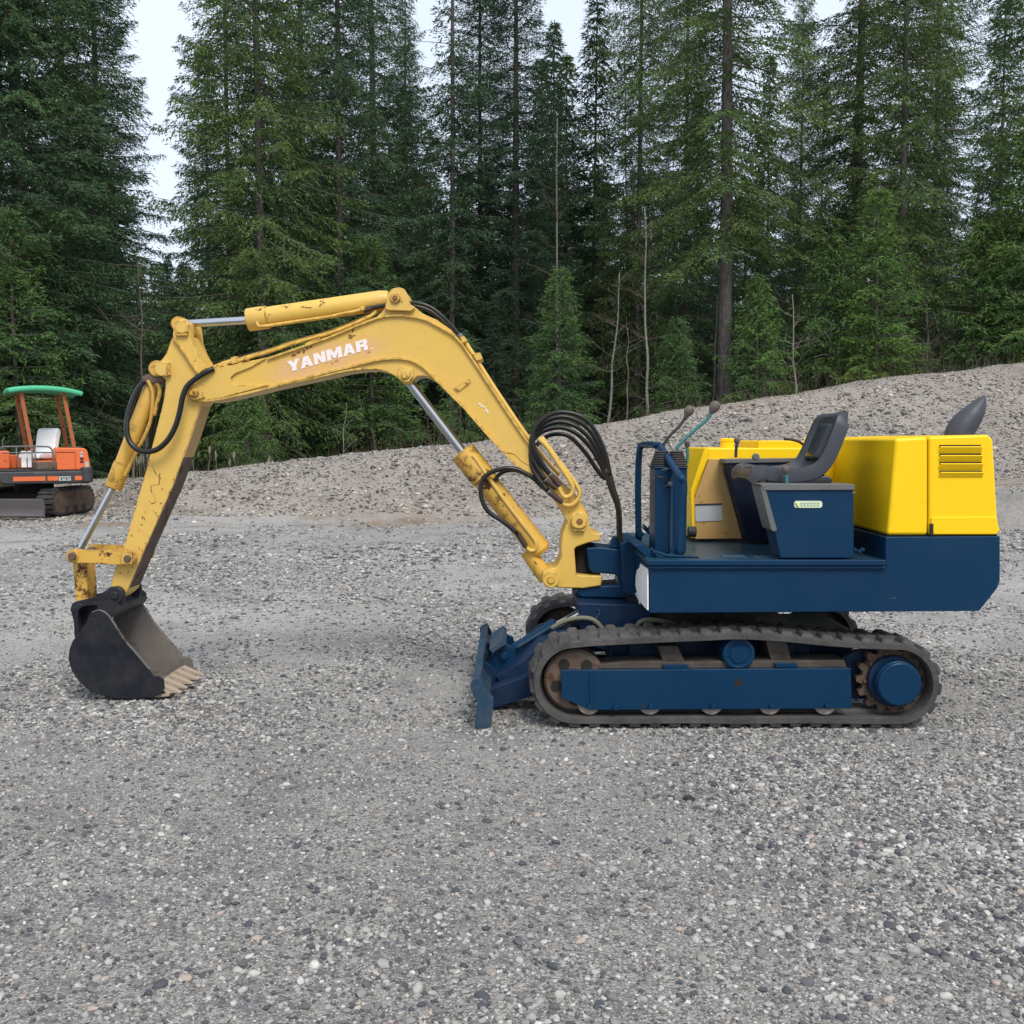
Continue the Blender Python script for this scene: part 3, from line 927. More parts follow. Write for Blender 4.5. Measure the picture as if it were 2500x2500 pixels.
# white painted front plate of the house
def yz_plate(name, X, pts, m, parent, th=.006, dir=-1, label=None):
    q = []
    for px, py in pts:
        Yv = X * 1932 / (px - 966)
        p = P(px, py, Yv)
        # correct slight pitch effect on X
        for _ in range(3):
            Yv *= X / p.x; p = P(px, py, Yv)
        q.append(p)
    n_ = len(q)
    vs = [(X, p.y, p.z) for p in q] + [(X + dir * th, p.y, p.z) for p in q]
    fs = [list(range(n_)), list(range(2 * n_ - 1, n_ - 1, -1))] + [[i, (i + 1) % n_, n_ + (i + 1) % n_, n_ + i] for i in range(n_)]
    return mesh_obj(name, vs, fs, m, parent, .001, label=label)
wp = yz_plate('front_plate', FX0 - .002, z4((912, 1415), (855, 1372), (850, 1400), (828, 1425), (820, 1470), (818, 1520), (822, 1570), (835, 1610), (850, 1665), (885, 1710), (913, 1738)), M['white'], EX, label='white painted front plate')
for hy in (1110, 1127):
    tube('plate_hook', [P(1207, hy - 4, 5.36), P(1200, hy - 7, 5.42), P(1206, hy + 4, 5.40), P(1207, hy + 12, 5.37)], .0045, M['white'], wp, seg=8)
# swing bracket casting
prism('swing_bracket', z4((420, 1245), (520, 1240), (720, 1262), (800, 1268), (850, 1300), (915, 1340), (915, 1600), (850, 1648), (380, 1640), (345, 1600), (350, 1570), (540, 1545), (675, 1540), (680, 1500), (665, 1465), (640, 1455), (470, 1445), (445, 1420)),
      5.60, 5.84, M['blue'], EX, .012, ref=5.6, segs=3)
prism('bracket_cheek', [(1170, 1025), (1200, 1018), (1262, 1058), (1262, 1128), (1200, 1128), (1176, 1118)], 5.505, 5.935, M['blue'], EX, .006, ref=5.52)
lathe('swing_pin', (P(1098, 1050, YC).x, YC, P(1098, 1112, YC).z), (0, 0, 1), [(0, .05), (.06, .05), (.06, .062), (.23, .062), (.235, .07), (.262, .07)], M['void'], EX, 28)
prism('swing_lug', [(1152, 1024), (1158, 1014), (1172, 1016), (1176, 1030), (1152, 1034)], 5.60, 5.66, M['blue'], EX, .003)
prism('hose_tray', [(1188, 1022), (1204, 1018), (1240, 1050), (1228, 1062)], 5.10, 5.50, M['blue'], EX, .004, ref=5.3)

# ---- swing post and its pins
sw = prism('swing_post', z4((310, 975), (285, 1020), (270, 1060), (245, 1120), (230, 1180), (225, 1330), (200, 1380), (180, 1405), (120, 1415), (82, 1440), (75, 1500), (100, 1545), (240, 1565), (400, 1567), (540, 1547), (552, 1470), (400, 1465), (345, 1460), (330, 1260), (350, 1240), (440, 1208), (535, 1190), (537, 1135), (480, 1130), (450, 1080), (440, 1000), (410, 965), (350, 960)),
           5.58, 5.86, M['oldyellow'], EX, .008, ref=5.58, segs=3)
p = z4((365, 1035))[0]
disc('boom_foot_pin', p[0], p[1], 5.545, 5.895, .045, M['oldyellow'], sw, ref=5.56)
prism('pin_plate', z4((315, 1010), (345, 972), (400, 975), (418, 1010), (415, 1085), (318, 1085)), 5.562, 5.578, M['oldyellow'], sw, .002, ref=5.56)
prism('pin_bar', z4((325, 1092), (415, 1092), (412, 1118), (330, 1118)), 5.555, 5.578, M['oldyellow'], sw, .003, ref=5.56)
disc('pin_end', p[0] + 1, p[1] + 1, 5.540, 5.56, .018, M['rustmark'], sw, ref=5.56, seg=14)
p = z4((145, 1498))[0]
disc('cylinder_foot_pin', p[0], p[1], 5.55, 5.89, .045, M['oldyellow'], sw, ref=5.56)
disc('pin_end', p[0], p[1], 5.542, 5.552, .022, M['rustyyellow'], sw, ref=5.56, seg=16)
prism('post_rib', z4((185, 1440), (192, 1440), (192, 1558), (185, 1556)), 5.574, 5.581, M['oldyellow'], sw, .001)

# ---- boom
BY0, BY1 = 5.62, 5.83
boom_pts = z1((1005, 890), (1000, 840), (1030, 790), (1070, 750), (1120, 705), (1165, 690), (1530, 612)) + \
    z2((0, 478), (180, 403), (330, 343), (380, 290), (396, 262), (430, 258), (555, 255), (590, 278), (640, 318), (740, 363), (830, 428), (900, 510), (1000, 655), (1100, 805), (1300, 1105), (1390, 1228), (1470, 1345), (1600, 1470), (1690, 1560), (1745, 1650), (1765, 1720),
       (1740, 1780), (1690, 1800), (1640, 1780), (1610, 1710), (1540, 1600), (1440, 1460), (1280, 1350), (1200, 1260), (1060, 1110), (930, 960), (840, 870), (740, 788), (690, 752), (640, 738), (600, 745), (575, 770), (550, 795), (520, 798), (490, 775), (460, 745), (400, 712), (330, 695), (250, 698), (120, 715), (0, 743)) + \
    z1((1600, 815), (1200, 905), (1130, 912), (1040, 912))
boom = prism('boom', boom_pts, BY0, BY1, M['boompaint'], EX, .004, ref=BY0)
def ribbon(name, pts, w_px, Y0, Y1, m, parent, ref=BY0, bevel=.0015):
    """bar following a traced line in the boom plane"""
    pts = [(a, b) for a, b in pts]
    # densify with catmull
    q = [(p_.x, p_.z) for p_ in catmull([Vector((a, 0, b)) for a, b in pts], 4)]
    up, dn = [], []
    for i in range(len(q)):
        a = q[max(0, i - 1)]; b = q[min(len(q) - 1, i + 1)]
        dx, dy = b[0] - a[0], b[1] - a[1]; l = math.hypot(dx, dy) or 1
        nx, ny = -dy / l, dx / l
        up.append((q[i][0] + nx * w_px / 2, q[i][1] + ny * w_px / 2)); dn.append((q[i][0] - nx * w_px / 2, q[i][1] - ny * w_px / 2))
    return prism(name, up + dn[::-1], Y0, Y1, m, parent, bevel, ref=ref)
ribbon('top_flange', z1((1310, 790), (1430, 690), (1530, 625)) [2:] + z2((0, 484), (180, 410), (330, 352), (420, 335), (520, 335), (650, 358), (780, 425), (880, 495), (985, 640), (1100, 815), (1300, 1115), (1390, 1238)), 4.2, BY0 - .016, BY1 + .016, M['oldyellow'], boom)
ribbon('bottom_flange', z1((1540, 800), (1600, 800)) [1:] + z2((0, 716), (150, 680), (300, 641), (450, 622), (560, 635), (650, 685), (740, 775), (840, 876), (930, 966), (1060, 1116), (1200, 1266), (1280, 1350)), 4.2, BY0 - .016, BY1 + .016, M['oldyellow'], boom)
ribbon('bottom_lip', z1((1060, 905), (1200, 898), (1600, 806)) + z2((0, 732), (120, 706), (240, 690)), 4.0, BY0 - .012, BY1 + .012, M['oldyellow'], boom)
prism('end_doubler', z1((1030, 800), (1120, 712), (1165, 697), (1520, 622), (1420, 680), (1320, 720), (1285, 750), (1290, 780), (1320, 803), (1540, 800), (1200, 892), (1120, 902), (1045, 900), (1015, 875), (1010, 835)), BY0 - .012, BY0 - .001, M['oldyellow'], boom, .002, ref=BY0)
ribbon('weld_seam', z2((1205, 1255), (1260, 1265), (1310, 1310), (1400, 1360)), 1.5, BY0 - .004, BY0 + .01, M['oldyellow'], boom, bevel=.0005)
# hump bracket at the top that holds the stick cylinder
for a, b in ((5.585, 5.618), (5.832, 5.865)):
    prism('top_clevis', z2((385, 290), (398, 225), (405, 185), (435, 155), (485, 143), (520, 158), (545, 200), (560, 262), (590, 282), (560, 305), (420, 300)), a, b, M['oldyellow'], boom, .003, ref=5.6)
p = z2((458, 218))[0]
disc('clevis_pin', p[0], p[1], 5.57, 5.88, .028, M['rustyyellow'], boom, ref=5.6)
disc('pin_end', p[0], p[1], 5.560, 5.571, .014, M['rustmark'], boom, ref=5.6, seg=14)
# lower bracket with D shaped pin plate
prism('pin_plate', z2((485, 680), (580, 690), (578, 745), (550, 780), (515, 785), (480, 755), (474, 720)), BY0 - .018, BY0 - .001, M['oldyellow'], boom, .003, ref=BY0)
prism('pin_plate', z2((500, 700), (562, 706), (560, 740), (540, 762), (515, 764), (496, 742)), BY0 - .026, BY0 - .017, M['oldyellow'], boom, .003, ref=BY0)
p = z2((520, 738))[0]
disc('boom_pin', p[0], p[1], BY0 - .034, BY1 + .03, .018, M['oldyellow'], boom, ref=BY0)
# bolted bar
prism('bolt_bar', z2((850, 825), (862, 815), (955, 760), (965, 782), (880, 846)), BY0 - .009, BY0 - .001, M['oldyellow'], boom, .0015, ref=BY0)
for q in z2((878, 822), (938, 782)):
    disc('bar_bolt', q[0], q[1], BY0 - .016, BY0 - .008, .008, M['oldyellow'], boom, ref=BY0, seg=8, ch=.001)
# left end pin
p = z1((1040, 850))[0]
disc('stick_pin', p[0], p[1], BY0 - .035, BY1 + .03, .028, M['rustyyellow'], boom, ref=BY0)
disc('pin_boss', p[0], p[1], BY0 - .020, BY0 - .003, .048, M['oldyellow'], boom, ref=BY0)
ribbon('pin_guard', z1((1010, 868), (1030, 895), (1070, 893), (1110, 880)), 2.2, BY0 - .026, BY0 - .012, M['oldyellow'], boom)
ribbon('pin_guard', z1((1075, 815), (1090, 860)), 2.0, BY0 - .018, BY0 - .010, M['oldyellow'], boom)
# pipes along the top edge
for k, dy in enumerate((5.64, 5.70, 5.76, 5.81)):
    o_ = -3.2 if k % 2 == 0 else -5.0
    tube('boom_pipe', [P(x, y + o_ - 1, dy) for x, y in z2((905, 495), (1000, 640), (1100, 800), (1300, 1100), (1390, 1222), (1480, 1335), (1560, 1420))], .010, M['oldyellow'], boom, seg=10)
tube('boom_pipe', [P(x, y, BY0 + .015) for x, y in z1((1160, 690), (1250, 655), (1330, 638), (1420, 610), (1545, 575), (1700, 520)) + z2((0, 455), (150, 398), (280, 340), (330, 305))], .009, M['oldyellow'], boom, seg=10)
tube('boom_pipe', [P(x, y - 3, BY1 - .03) for x, y in z1((1160, 690), (1250, 655), (1330, 638), (1420, 610), (1545, 575), (1700, 520)) + z2((0, 455), (150, 398), (280, 340), (330, 305))], .009, M['oldyellow'], boom, seg=10)
for k_, (yo_, dz_) in enumerate(((5.66, 0), (5.76, -9))):
    tube('hump_hose', [P(x + .2 * dz_, y - dz_ * .25 + (4 if k_ else 0), yo_) for x, y in z2((240, 298), (300, 282), (370, 268), (450, 256), (540, 246), (620, 252), (700, 282), (780, 345), (850, 420), (900, 478))], .0115, M['hose'], boom, seg=10)
    rod('hose_fitting', z2((240, 298))[0], z2((300, 283))[0], yo_, .016, M['hosebrown'], boom)
    rod('hose_fitting', z2((885, 458))[0], z2((912, 500))[0], yo_, .016, M['greytrim'], boom)
for q in z1((1190, 680), (1240, 668), (1385, 622)):
    disc('pipe_nut', q[0], q[1], BY0 - .004, BY0 + .03, .013, M['oldyellow'], boom, seg=8, ref=BY0)
prism('pipe_clamp', z1((1278, 615), (1318, 605), (1322, 650), (1285, 662)), BY0 - .004, BY0 + .10, M['oldyellow'], boom, .002, ref=BY0)
prism('pipe_clamp', z2((975, 590), (1030, 580), (1045, 625), (1000, 640)), BY0 - .006, BY1 + .006, M['oldyellow'], boom, .003, ref=BY0)
prism('pipe_clamp', z2((890, 478), (920, 470), (942, 505), (910, 520)), BY0 - .006, BY1 + .006, M['oldyellow'], boom, .003, ref=BY0)
prism('step_bar', z2((175, 408), (320, 350), (324, 358), (180, 416)), BY0 - .010, BY0 - .001, M['oldyellow'], boom, .001, ref=BY0)
prism('step_bar', z1((1780, 520), (1880, 482), (1883, 490), (1785, 530)), BY0 - .010, BY0 - .001, M['oldyellow'], boom, .001, ref=BY0)
# lower end loops where the hoses screw on
for dy, pts in ((5.575, ((1560, 1490), (1575, 1530), (1600, 1555), (1635, 1545), (1652, 1510), (1640, 1460), (1560, 1340), (1480, 1220), (1420, 1160))),
                (5.590, ((1580, 1590), (1600, 1608), (1640, 1610), (1680, 1580), (1697, 1540), (1690, 1500), (1640, 1420), (1540, 1290), (1440, 1150)))):
    tube('pipe_loop', [P(x, y, dy) for x, y in z2(*pts)], .0125, M['oldyellow'], boom)
for a, b in (((1500, 1405), (1565, 1480)), ((1470, 1440), (1545, 1500)), ((1490, 1520), (1580, 1590))):
    qa, qb = z2(a, b)
    rod('hose_sleeve', qa, qb, 5.575, .015, M['hosebrown'], boom)
    rod('sleeve_collar', (qa[0] - 1.5, qa[1] - 1.5), (qa[0] + 1.5, qa[1] + 1.5), 5.575, .017, M['greytrim'], boom)
# YANMAR lettering
def lettering():
    Y_ = [(0, 1), (.36, 1), (.5, .70), (.64, 1), (1, 1), (.67, .42), (.67, 0), (.33, 0), (.33, .42)]
    A1 = [(0, 0), (.30, 1), (.5, 1), (.5, .60), (.44, .40), (.5, .40), (.5, .20), (.36, .20), (.31, 0)]
    A2 = [(1 - x, y) for x, y in A1]
    N_ = [(0, 0), (0, 1), (.36, 1), (.67, .48), (.67, 1), (1, 1), (1, 0), (.65, 0), (.33, .52), (.33, 0)]
    Mm = [(0, 0), (0, 1), (.30, 1), (.5, .55), (.70, 1), (1, 1), (1, 0), (.74, 0), (.74, .55), (.57, .10), (.43, .10), (.26, .55), (.26, 0)]
    R1 = [(0, 0), (0, 1), (.5, 1), (.5, .78), (.36, .78), (.36, .62), (.5, .62), (.5, .36), (.36, .36), (.36, 0)]
    R2 = [(.5, 1), (.88, 1), (1, .88), (1, .60), (.88, .50), (1, .38), (1, 0), (.66, 0), (.66, .36), (.5, .36), (.5, .62), (.64, .62), (.64, .78), (.5, .78)]
    word = [('Y', [Y_], 0.0, .158), ('A', [A1, A2], .160, .150), ('N', [N_], .328, .142), ('M', [Mm], .487, .185), ('A', [A1, A2], .688, .146), ('R', [R1, R2], .850, .140)]
    for ch, polys, u0, wd in word:
        verts, faces = [], []
        for pl in polys:
            q = []
            for a, b in pl:
                u = u0 + a * wd
                px = 541 + 152 * u + (2.0 if b > .5 and False else 0)
                py = 703 - 44 * u - 20.5 * b
                q.append(P(px - (1 - b) * (-3), py, BY0 - .001))
            n_ = len(q); s_ = len(verts)
            verts += [(p_.x, BY0 - .0028, p_.z) for p_ in q] + [(p_.x, BY0 + .002, p_.z) for p_ in q]
            faces += [[s_ + i for i in range(n_)], [s_ + 2 * n_ - 1 - i for i in range(n_)]]
            faces += [[s_ + i, s_ + (i + 1) % n_, s_ + n_ + (i + 1) % n_, s_ + n_ + i] for i in range(n_)]
        mesh_obj('letter', verts, faces, M['decal'], boom, label='faded white letter ' + ch)
lettering()
def blot(name, pts, Y, m, parent, n=10, jag=.35, seed=1, ref=None):
    """thin irregular mark (chipped paint, scratch) lying on a plate"""
    rr = random.Random(seed)
    for cx, cy, rx, ry, ang in pts:
        q = []
        for i in range(n):
            a = 2 * math.pi * i / n
            k = 1 + rr.uniform(-jag, jag)
            x, y = rx * k * math.cos(a), ry * k * math.sin(a)
            q.append((cx + x * math.cos(ang) - y * math.sin(ang), cy + x * math.sin(ang) + y * math.cos(ang)))
        prism(name, q, Y - .0012, Y + .001, m, parent, 0, ref=Y)
blot('paint_chip', [(554, 670, 6, 2.6, -.3), (563, 665, 4, 2, -.3), (573, 663, 3, 3.5, 0), (580, 657, 2, 3, .7), (586, 655, 3.5, 1.6, -.5), (661, 635, 4, 3.2, 0), (668, 633, 3, 1.2, -.2)], BY0 - .001, M['rustmark'], boom, seed=3)
blot('paint_chip', [(703, 658, 4, .8, -.25)], BY0 - .001, M['decal'], boom, seed=4)
for i, (cx, cy) in enumerate(((905, 762), (908.5, 766), (913, 768), (917, 773), (920, 777))):
    blot('faint_print', [(cx, cy, 2.4, 1.6, .6)], BY0 - .001, M['decal'], boom, n=7, seed=20 + i)

# ---- stick cylinder on top of the boom
sc_ = rod('stick_cylinder', (466, 604), (735, 565), YC, .058, M['oldyellow'], seg=32,
          prof=lambda L: [(0, .045), (.004, .060), (.01, .063), (.115, .063), (.118, .056), (L - .05, .056), (L - .01, .05), (L, .045)])
rod('cylinder_rod', (352, 611), (470, 604), YC, .021, M['chrome'], sc_, seg=24)
disc('rod_eye', 342, 613, YC - .06, YC + .06, .040, M['rustyyellow'], sc_, ref=YC)
tube('cylinder_pipe', [P(x, y, 5.665) for x, y in z1((1450, 375), (1465, 400), (1500, 405), (1700, 375), (1932, 342)) + z2((100, 320), (180, 305), (235, 290))], .009, M['oldyellow'], sc_)
disc('pipe_nut', *z2((235, 285))[0], 5.64, 5.67, .014, M['oldyellow'], sc_, seg=8)
blot('paint_chip', [(571, 578.5, 4, .7, -.1), (578, 580, 3.5, .7, .2), (584, 580.5, 4, .7, 0)], YC - .0565, M['hosebrown'], sc_, n=7, seed=9)

# ---- stick (dipper)
SY0, SY1 = 5.635, 5.815
stick_pts = z1((890, 470), (870, 510), (855, 560), (830, 610), (800, 640), (775, 655), (770, 690), (790, 715), (840, 770), (830, 880), (800, 1010), (700, 1400), (560, 1880)) + \
    [(218, 1068), (209, 1104), (207, 1126), (222, 1133), (240, 1117)] + \
    z1((690, 1932), (890, 1480), (1010, 1150), (1075, 945), (1120, 900), (1140, 780), (1115, 690), (1050, 580), (1020, 500), (1010, 470))
stick = prism('stick', stick_pts, SY0, SY1, M['oldyellow'], EX, .006, ref=SY0)
for a, b in ((5.622, 5.662), (5.788, 5.828)):
    prism('stick_ear', z1((905, 380), (920, 362), (950, 355), (990, 365), (1010, 400), (1020, 500), (1050, 580), (1115, 690), (1060, 720), (1000, 640), (890, 500), (888, 455), (895, 410)), a, b, M['oldyellow'], stick, .004, ref=5.622)
ribbon('diagonal_rib', z1((893, 480), (960, 570), (1040, 690), (1085, 745)), 4, 5.612, 5.63, M['oldyellow'], stick)
for nm_, aa, mm_ in (('inner_face', [(378.5, 767), (360, 824), (346, 863)], 'tan'), ('inner_face', [(346, 863), (326.6, 917), (270.6, 1043), (243, 1110)], 'brown')):
    prism(nm_, [(x - .8, y) for x, y in aa] + [(x + .9, y) for x, y in aa[::-1]], SY0 + .004, SY1 - .004, M[mm_], stick, 0, ref=SY0)
p = z1((950, 410))[0]
disc('stick_top_pin', p[0], p[1], 5.600, 5.85, .036, M['oldyellow'], stick, ref=5.61)
prism('pin_plate', z1((905, 380), (925, 362), (975, 362), (998, 385), (995, 445), (910, 450)), 5.604, 5.621, M['oldyellow'], stick, .003, ref=5.61)
prism('pin_bar', z1((908, 455), (990, 452), (990, 468), (910, 470)), 5.602, 5.62, M['rustyyellow'], stick, .002, ref=5.61)
p = z1((815, 690))[0]
disc('cylinder_pin', p[0], p[1], 5.600, 5.85, .042, M['oldyellow'], stick, ref=5.61)
prism('pin_plate', z1((805, 648), (865, 645), (870, 735), (820, 730)), 5.606, 5.634, M['oldyellow'], stick, .003, ref=5.61)
ribbon('pin_bar', z1((860, 655), (850, 740)), 3, 5.598, 5.61, M['oldyellow'], stick)
ribbon('wear_strip', [(401, 762), (382, 800), (350, 880), (320, 955), (290, 1020), (262, 1095)], 3, SY0 + .005, SY1 - .005, M['rustyyellow'], stick, ref=SY0) if False else None
rr_ = random.Random(5)
scr = z1((745, 1340), (760, 1370), (775, 1400), (790, 1420), (800, 1395), (795, 1470), (765, 1475), (740, 1480), (745, 1520), (765, 1550), (770, 1590), (745, 1600), (725, 1575))
for i in range(len(scr) - 1):
    tube('scratch', [P(scr[i][0], scr[i][1], SY0 - .0005), P((scr[i][0] + scr[i + 1][0]) / 2 + rr_.uniform(-1, 1), (scr[i][1] + scr[i + 1][1]) / 2, SY0 - .0005), P(scr[i + 1][0], scr[i + 1][1], SY0 - .0005)],
         .0009 + .0016 * (i % 3 == 1), M['rustmark'], stick, seg=5, sub=2)
for i in range(26):
    f = rr_.random()
    cx = 320 - 95 * f + rr_.uniform(-18, 20); cy = 905 + 180 * f + rr_.uniform(-6, 6)
    blot('paint_chip', [(cx, cy, rr_.uniform(.8, 2.4), rr_.uniform(.6, 1.4), rr_.uniform(0, 3))], SY0 - .001, M['rustmark'], stick, n=6, seed=i)

# ---- bucket cylinder
bcy = rod('bucket_cylinder', (291, 719), (214, 921), YC, .046, M['rustyyellow'], seg=28,
          prof=lambda L: [(0, .035), (.02, .043), (L - .15, .043), (L - .147, .049), (L - .01, .049), (L - .003, .045), (L, .03)])
rod('cylinder_rod', (213, 922), (153, 1034), YC, .018, M['chrome'], bcy, seg=20)
disc('cylinder_eye', 303, 697, YC - .07, YC + .07, .045, M['rustyyellow'], bcy, ref=YC)
tube('cylinder_pipe', [P(x, y, 5.665) for x, y in z1((720, 770), (735, 800), (752, 860), (750, 950), (735, 1050), (700, 1140), (640, 1260), (600, 1340), (560, 1420))], .010, M['rustyyellow'], bcy)
tube('cylinder_pipe', [P(x, y, 5.675) for x, y in z1((755, 765), (790, 800), (800, 850), (780, 930), (760, 1010))], .012, M['rustyyellow'], bcy)
prism('cylinder_cap', z1((690, 745), (720, 728), (760, 735), (830, 745), (838, 775), (800, 790), (700, 790)), 5.66, 5.78, M['brown'], bcy, .006, ref=5.68)
tube('bucket_hose', [P(x, y, Y) for (x, y), Y in zip(z1((1165, 690), (1110, 715), (1040, 760), (985, 810), (955, 880), (935, 980), (905, 1080), (855, 1170), (790, 1230), (720, 1250), (650, 1235), (600, 1185), (578, 1110), (585, 1010), (620, 900), (660, 820), (700, 770)),
     (5.60, 5.585, 5.575, 5.57, 5.565, 5.565, 5.565, 5.565, 5.57, 5.58, 5.59, 5.60, 5.61, 5.63, 5.65, 5.66, 5.67))], .015, M['hose'], EX)
tube('bucket_hose', [P(x, y, 5.76) for x, y in z1((695, 775), (640, 850), (605, 940), (590, 1060), (600, 1180), (660, 1245), (730, 1230), (745, 1100), (770, 980), (800, 880))], .015, M['hose'], EX)

# ---- linkage
for a, b in ((5.575, 5.60), (5.85, 5.875)):
    lk = prism('guide_link', z3((225, 560), (240, 510), (285, 490), (340, 500), (690, 510), (740, 490), (800, 530), (815, 575), (795, 620), (740, 640), (690, 632), (340, 615), (280, 615), (240, 600)), a, b, M['rustyyellow'], EX, .003, ref=5.575)
    q = z3((270, 555), (745, 575))
    disc('link_boss', *q[0], a - .012, b + .012, .034, M['rustyyellow'], lk, ref=5.575)
    disc('link_boss', *q[1], a - .012, b + .012, .040, M['rustyyellow'], lk, ref=5.575)
q = z3((270, 555), (745, 575))
disc('link_pin', *q[0], 5.545, 5.90, .022, M['brown'], EX, ref=5.56)
disc('link_pin', *q[1], 5.545, 5.90, .020, M['brown'], EX, ref=5.56, label='rusty link pin')
prism('square_washer', z3((690, 515), (790, 520), (785, 625), (685, 625)), 5.556, 5.562, M['rustyyellow'], EX, .002, ref=5.56)
bk = prism('bucket_link', z3((272, 600), (385, 610), (405, 940), (425, 1010), (350, 1050), (300, 1010)), 5.655, 5.785, M['rustyyellow'], EX, .005, ref=5.655)
prism('link_groove', z3((376, 640), (380, 640), (400, 925), (396, 925)), 5.69, 5.755, M['brown'], bk, .001, ref=5.655)

# ---- bucket
BK0, BK1 = 5.50, 6.00
side = z3((425, 1040), (460, 1020), (520, 1025), (570, 1060), (620, 1130), (700, 1260), (820, 1400), (930, 1530), (960, 1580), (1010, 1583), (1050, 1610), (1057, 1680), (1030, 1740), (960, 1765), (800, 1785), (600, 1772), (430, 1720), (330, 1640), (262, 1540), (234, 1440), (242, 1350), (270, 1280), (310, 1230), (380, 1140))
bucket = prism('bucket_side', side, BK0, BK0 + .014, M['black'], EX, .004, ref=BK0)
prism('bucket_side', side, BK1 - .014, BK1, M['bare'], EX, .004, ref=BK0, label='scoured inner far side of the bucket')
prism('far_side_paint', side, BK1 + .0005, BK1 + .004, M['black'], bucket, .001, ref=BK0)
ribbon('side_edge_weld', z3((440, 1035), (500, 1018), (565, 1050), (620, 1125), (700, 1255), (820, 1395), (930, 1525)), 2, BK0 - .004, BK0 + .016, M['greytrim'], bucket, ref=BK0)
shell_l = z3((560, 985), (470, 960), (380, 965), (300, 1000), (285, 1100), (292, 1190), (278, 1270), (246, 1350), (240, 1440), (268, 1535), (335, 1632), (433, 1710), (600, 1760), (800, 1772), (960, 1755), (1060, 1735))
q = [P(x, y, BK0) for x, y in shell_l]
q = catmull(q, 3)
vs, fs = [], []
cen = P(200, 1225, BK0)
n_ = len(q)
for i, p in enumerate(q):
    t = (q[min(i + 1, n_ - 1)] - q[max(i - 1, 0)]).normalized()
    nn = Vector((-t.z, 0, t.x))
    if nn.dot(cen - p) < 0: nn = -nn
    for d in (0, .012):
        for y in (BK0 + .0145, BK1 - .0145):
            vs.append((p.x + nn.x * d, y, p.z + nn.z * d))
fo, fi, fe = [], [], []
for i in range(n_ - 1):
    a = i * 4; b = a + 4
    fo.append([a, a + 1, b + 1, b]); fi.append([a + 2, b + 2, b + 3, a + 3])
    fe.append([a, b, b + 2, a + 2]); fe.append([a + 1, a + 3, b + 3, b + 1])
fe.append([0, 2, 3, 1]); fe.append([(n_ - 1) * 4 + k for k in (0, 1, 3, 2)])
sh = mesh_obj('bucket_shell', vs, fo + fi + fe, M['black'], EX)
sh.data.materials.append(M['bare'])
for i, pl in enumerate(sh.data.polygons):
    pl.use_smooth = i < len(fo) + len(fi)
    if len(fo) <= i < len(fo) + len(fi) and i - len(fo) > 21: pl.material_index = 1
es = sh.modifiers.new('es', 'EDGE_SPLIT'); es.split_angle = R(40)
ears = z3((250, 1010), (265, 960), (300, 943), (480, 900), (545, 855), (590, 820), (655, 812), (700, 845), (718, 900), (700, 960), (660, 1010), (620, 1060), (560, 1090), (420, 1100), (300, 1250), (285, 1250), (280, 1120))
for a, b in ((5.59, 5.615), (5.84, 5.865)):
    er = prism('bucket_ear', ears, a, b, M['black'], EX, .004, ref=5.59)
    q = z3((325, 1010), (635, 890))
    for qq, rr in ((q[0], .034), (q[1], .048)):
        disc('ear_boss', *qq, a - .012, b + .012, rr, M['black'], er, ref=5.59)
for qq in z3((325, 1010), (635, 890)):
    disc('bucket_pin', *qq, 5.565, 5.89, .022, M['black'], EX, ref=5.58)
lathe('ear_tube', P(*z3((560, 1020))[0], 5.51), (0, 1, 0), [(0, .05), (.48, .05)], M['black'], EX, 24)
# lip and teeth
lip = z3((930, 1690), (1040, 1700), (1100, 1735), (1090, 1765), (960, 1775))
prism('bucket_lip', lip, BK0 + .016, BK1 - .016, M['tooth'], EX, .004, ref=BK0)
for k, yt in enumerate((5.545, 5.645, 5.75, 5.855, 5.955)):
    wd = .028
    a = P(*z3((950, 1705))[0], BK0); tip = P(*z3((1190, 1750))[0], BK0)
    zb = .028
    x0, x1 = a.x, P(343.5, 1311, 5.55).x
    x0 = x1 - .165
    prof = [(x0, .035, .012, wd * .8), (x0 + .045, .040, .028, wd + .004), (x0 + .075, .034, .020, wd), (x1 - .03, .020, .010, wd * .8), (x1, .012, .004, wd * .6)]
    vs, fs = [], []
    for x, z, h, ww in prof:
        for sy, sz in ((-1, -1), (1, -1), (1, 1), (-1, 1)):
            vs.append((x, yt + sy * ww * .85, z + .004 + sz * h))
    for i in range(len(prof) - 1):
        for j in range(4):
            fs.append([i * 4 + j, i * 4 + (j + 1) % 4, i * 4 + 4 + (j + 1) % 4, i * 4 + 4 + j])
    fs.append([0, 1, 2, 3]); fs.append([len(vs) - 4 + j for j in range(4)])
    mesh_obj('bucket_tooth', vs, fs, M['tooth'], EX, .004)

# ---- boom cylinder
boc = rod('boom_cylinder', z2((905, 1245))[0], z2((1445, 1932))[0], YC, .06, M['rustyyellow'], seg=32,
          prof=lambda L: [(0, .050), (.004, .070), (.008, .073), (.19, .073), (.193, .066), (.20, .064), (L - .02, .064), (L, .05)])
qa, qb = z4((-40, 1270), (110, 1490))
rod('cylinder_foot', qa, qb, YC, .045, M['rustyyellow'], boc)
rod('cylinder_rod', z2((520, 740))[0], z2((905, 1245))[0], YC, .026, M['chrome'], boc, seg=24)
tube('cylinder_pipe', [P(x, y, 5.655) for x, y in z2((975, 1275), (1000, 1300), (1060, 1390), (1180, 1560), (1300, 1720), (1385, 1830), (1405, 1870), (1395, 1910), (1365, 1915), (1335, 1890))], .012, M['oldyellow'], boc)
rod('pipe_sleeve', z2((1335, 1890))[0], z2((1280, 1800))[0], 5.64, .015, M['hosebrown'], boc)
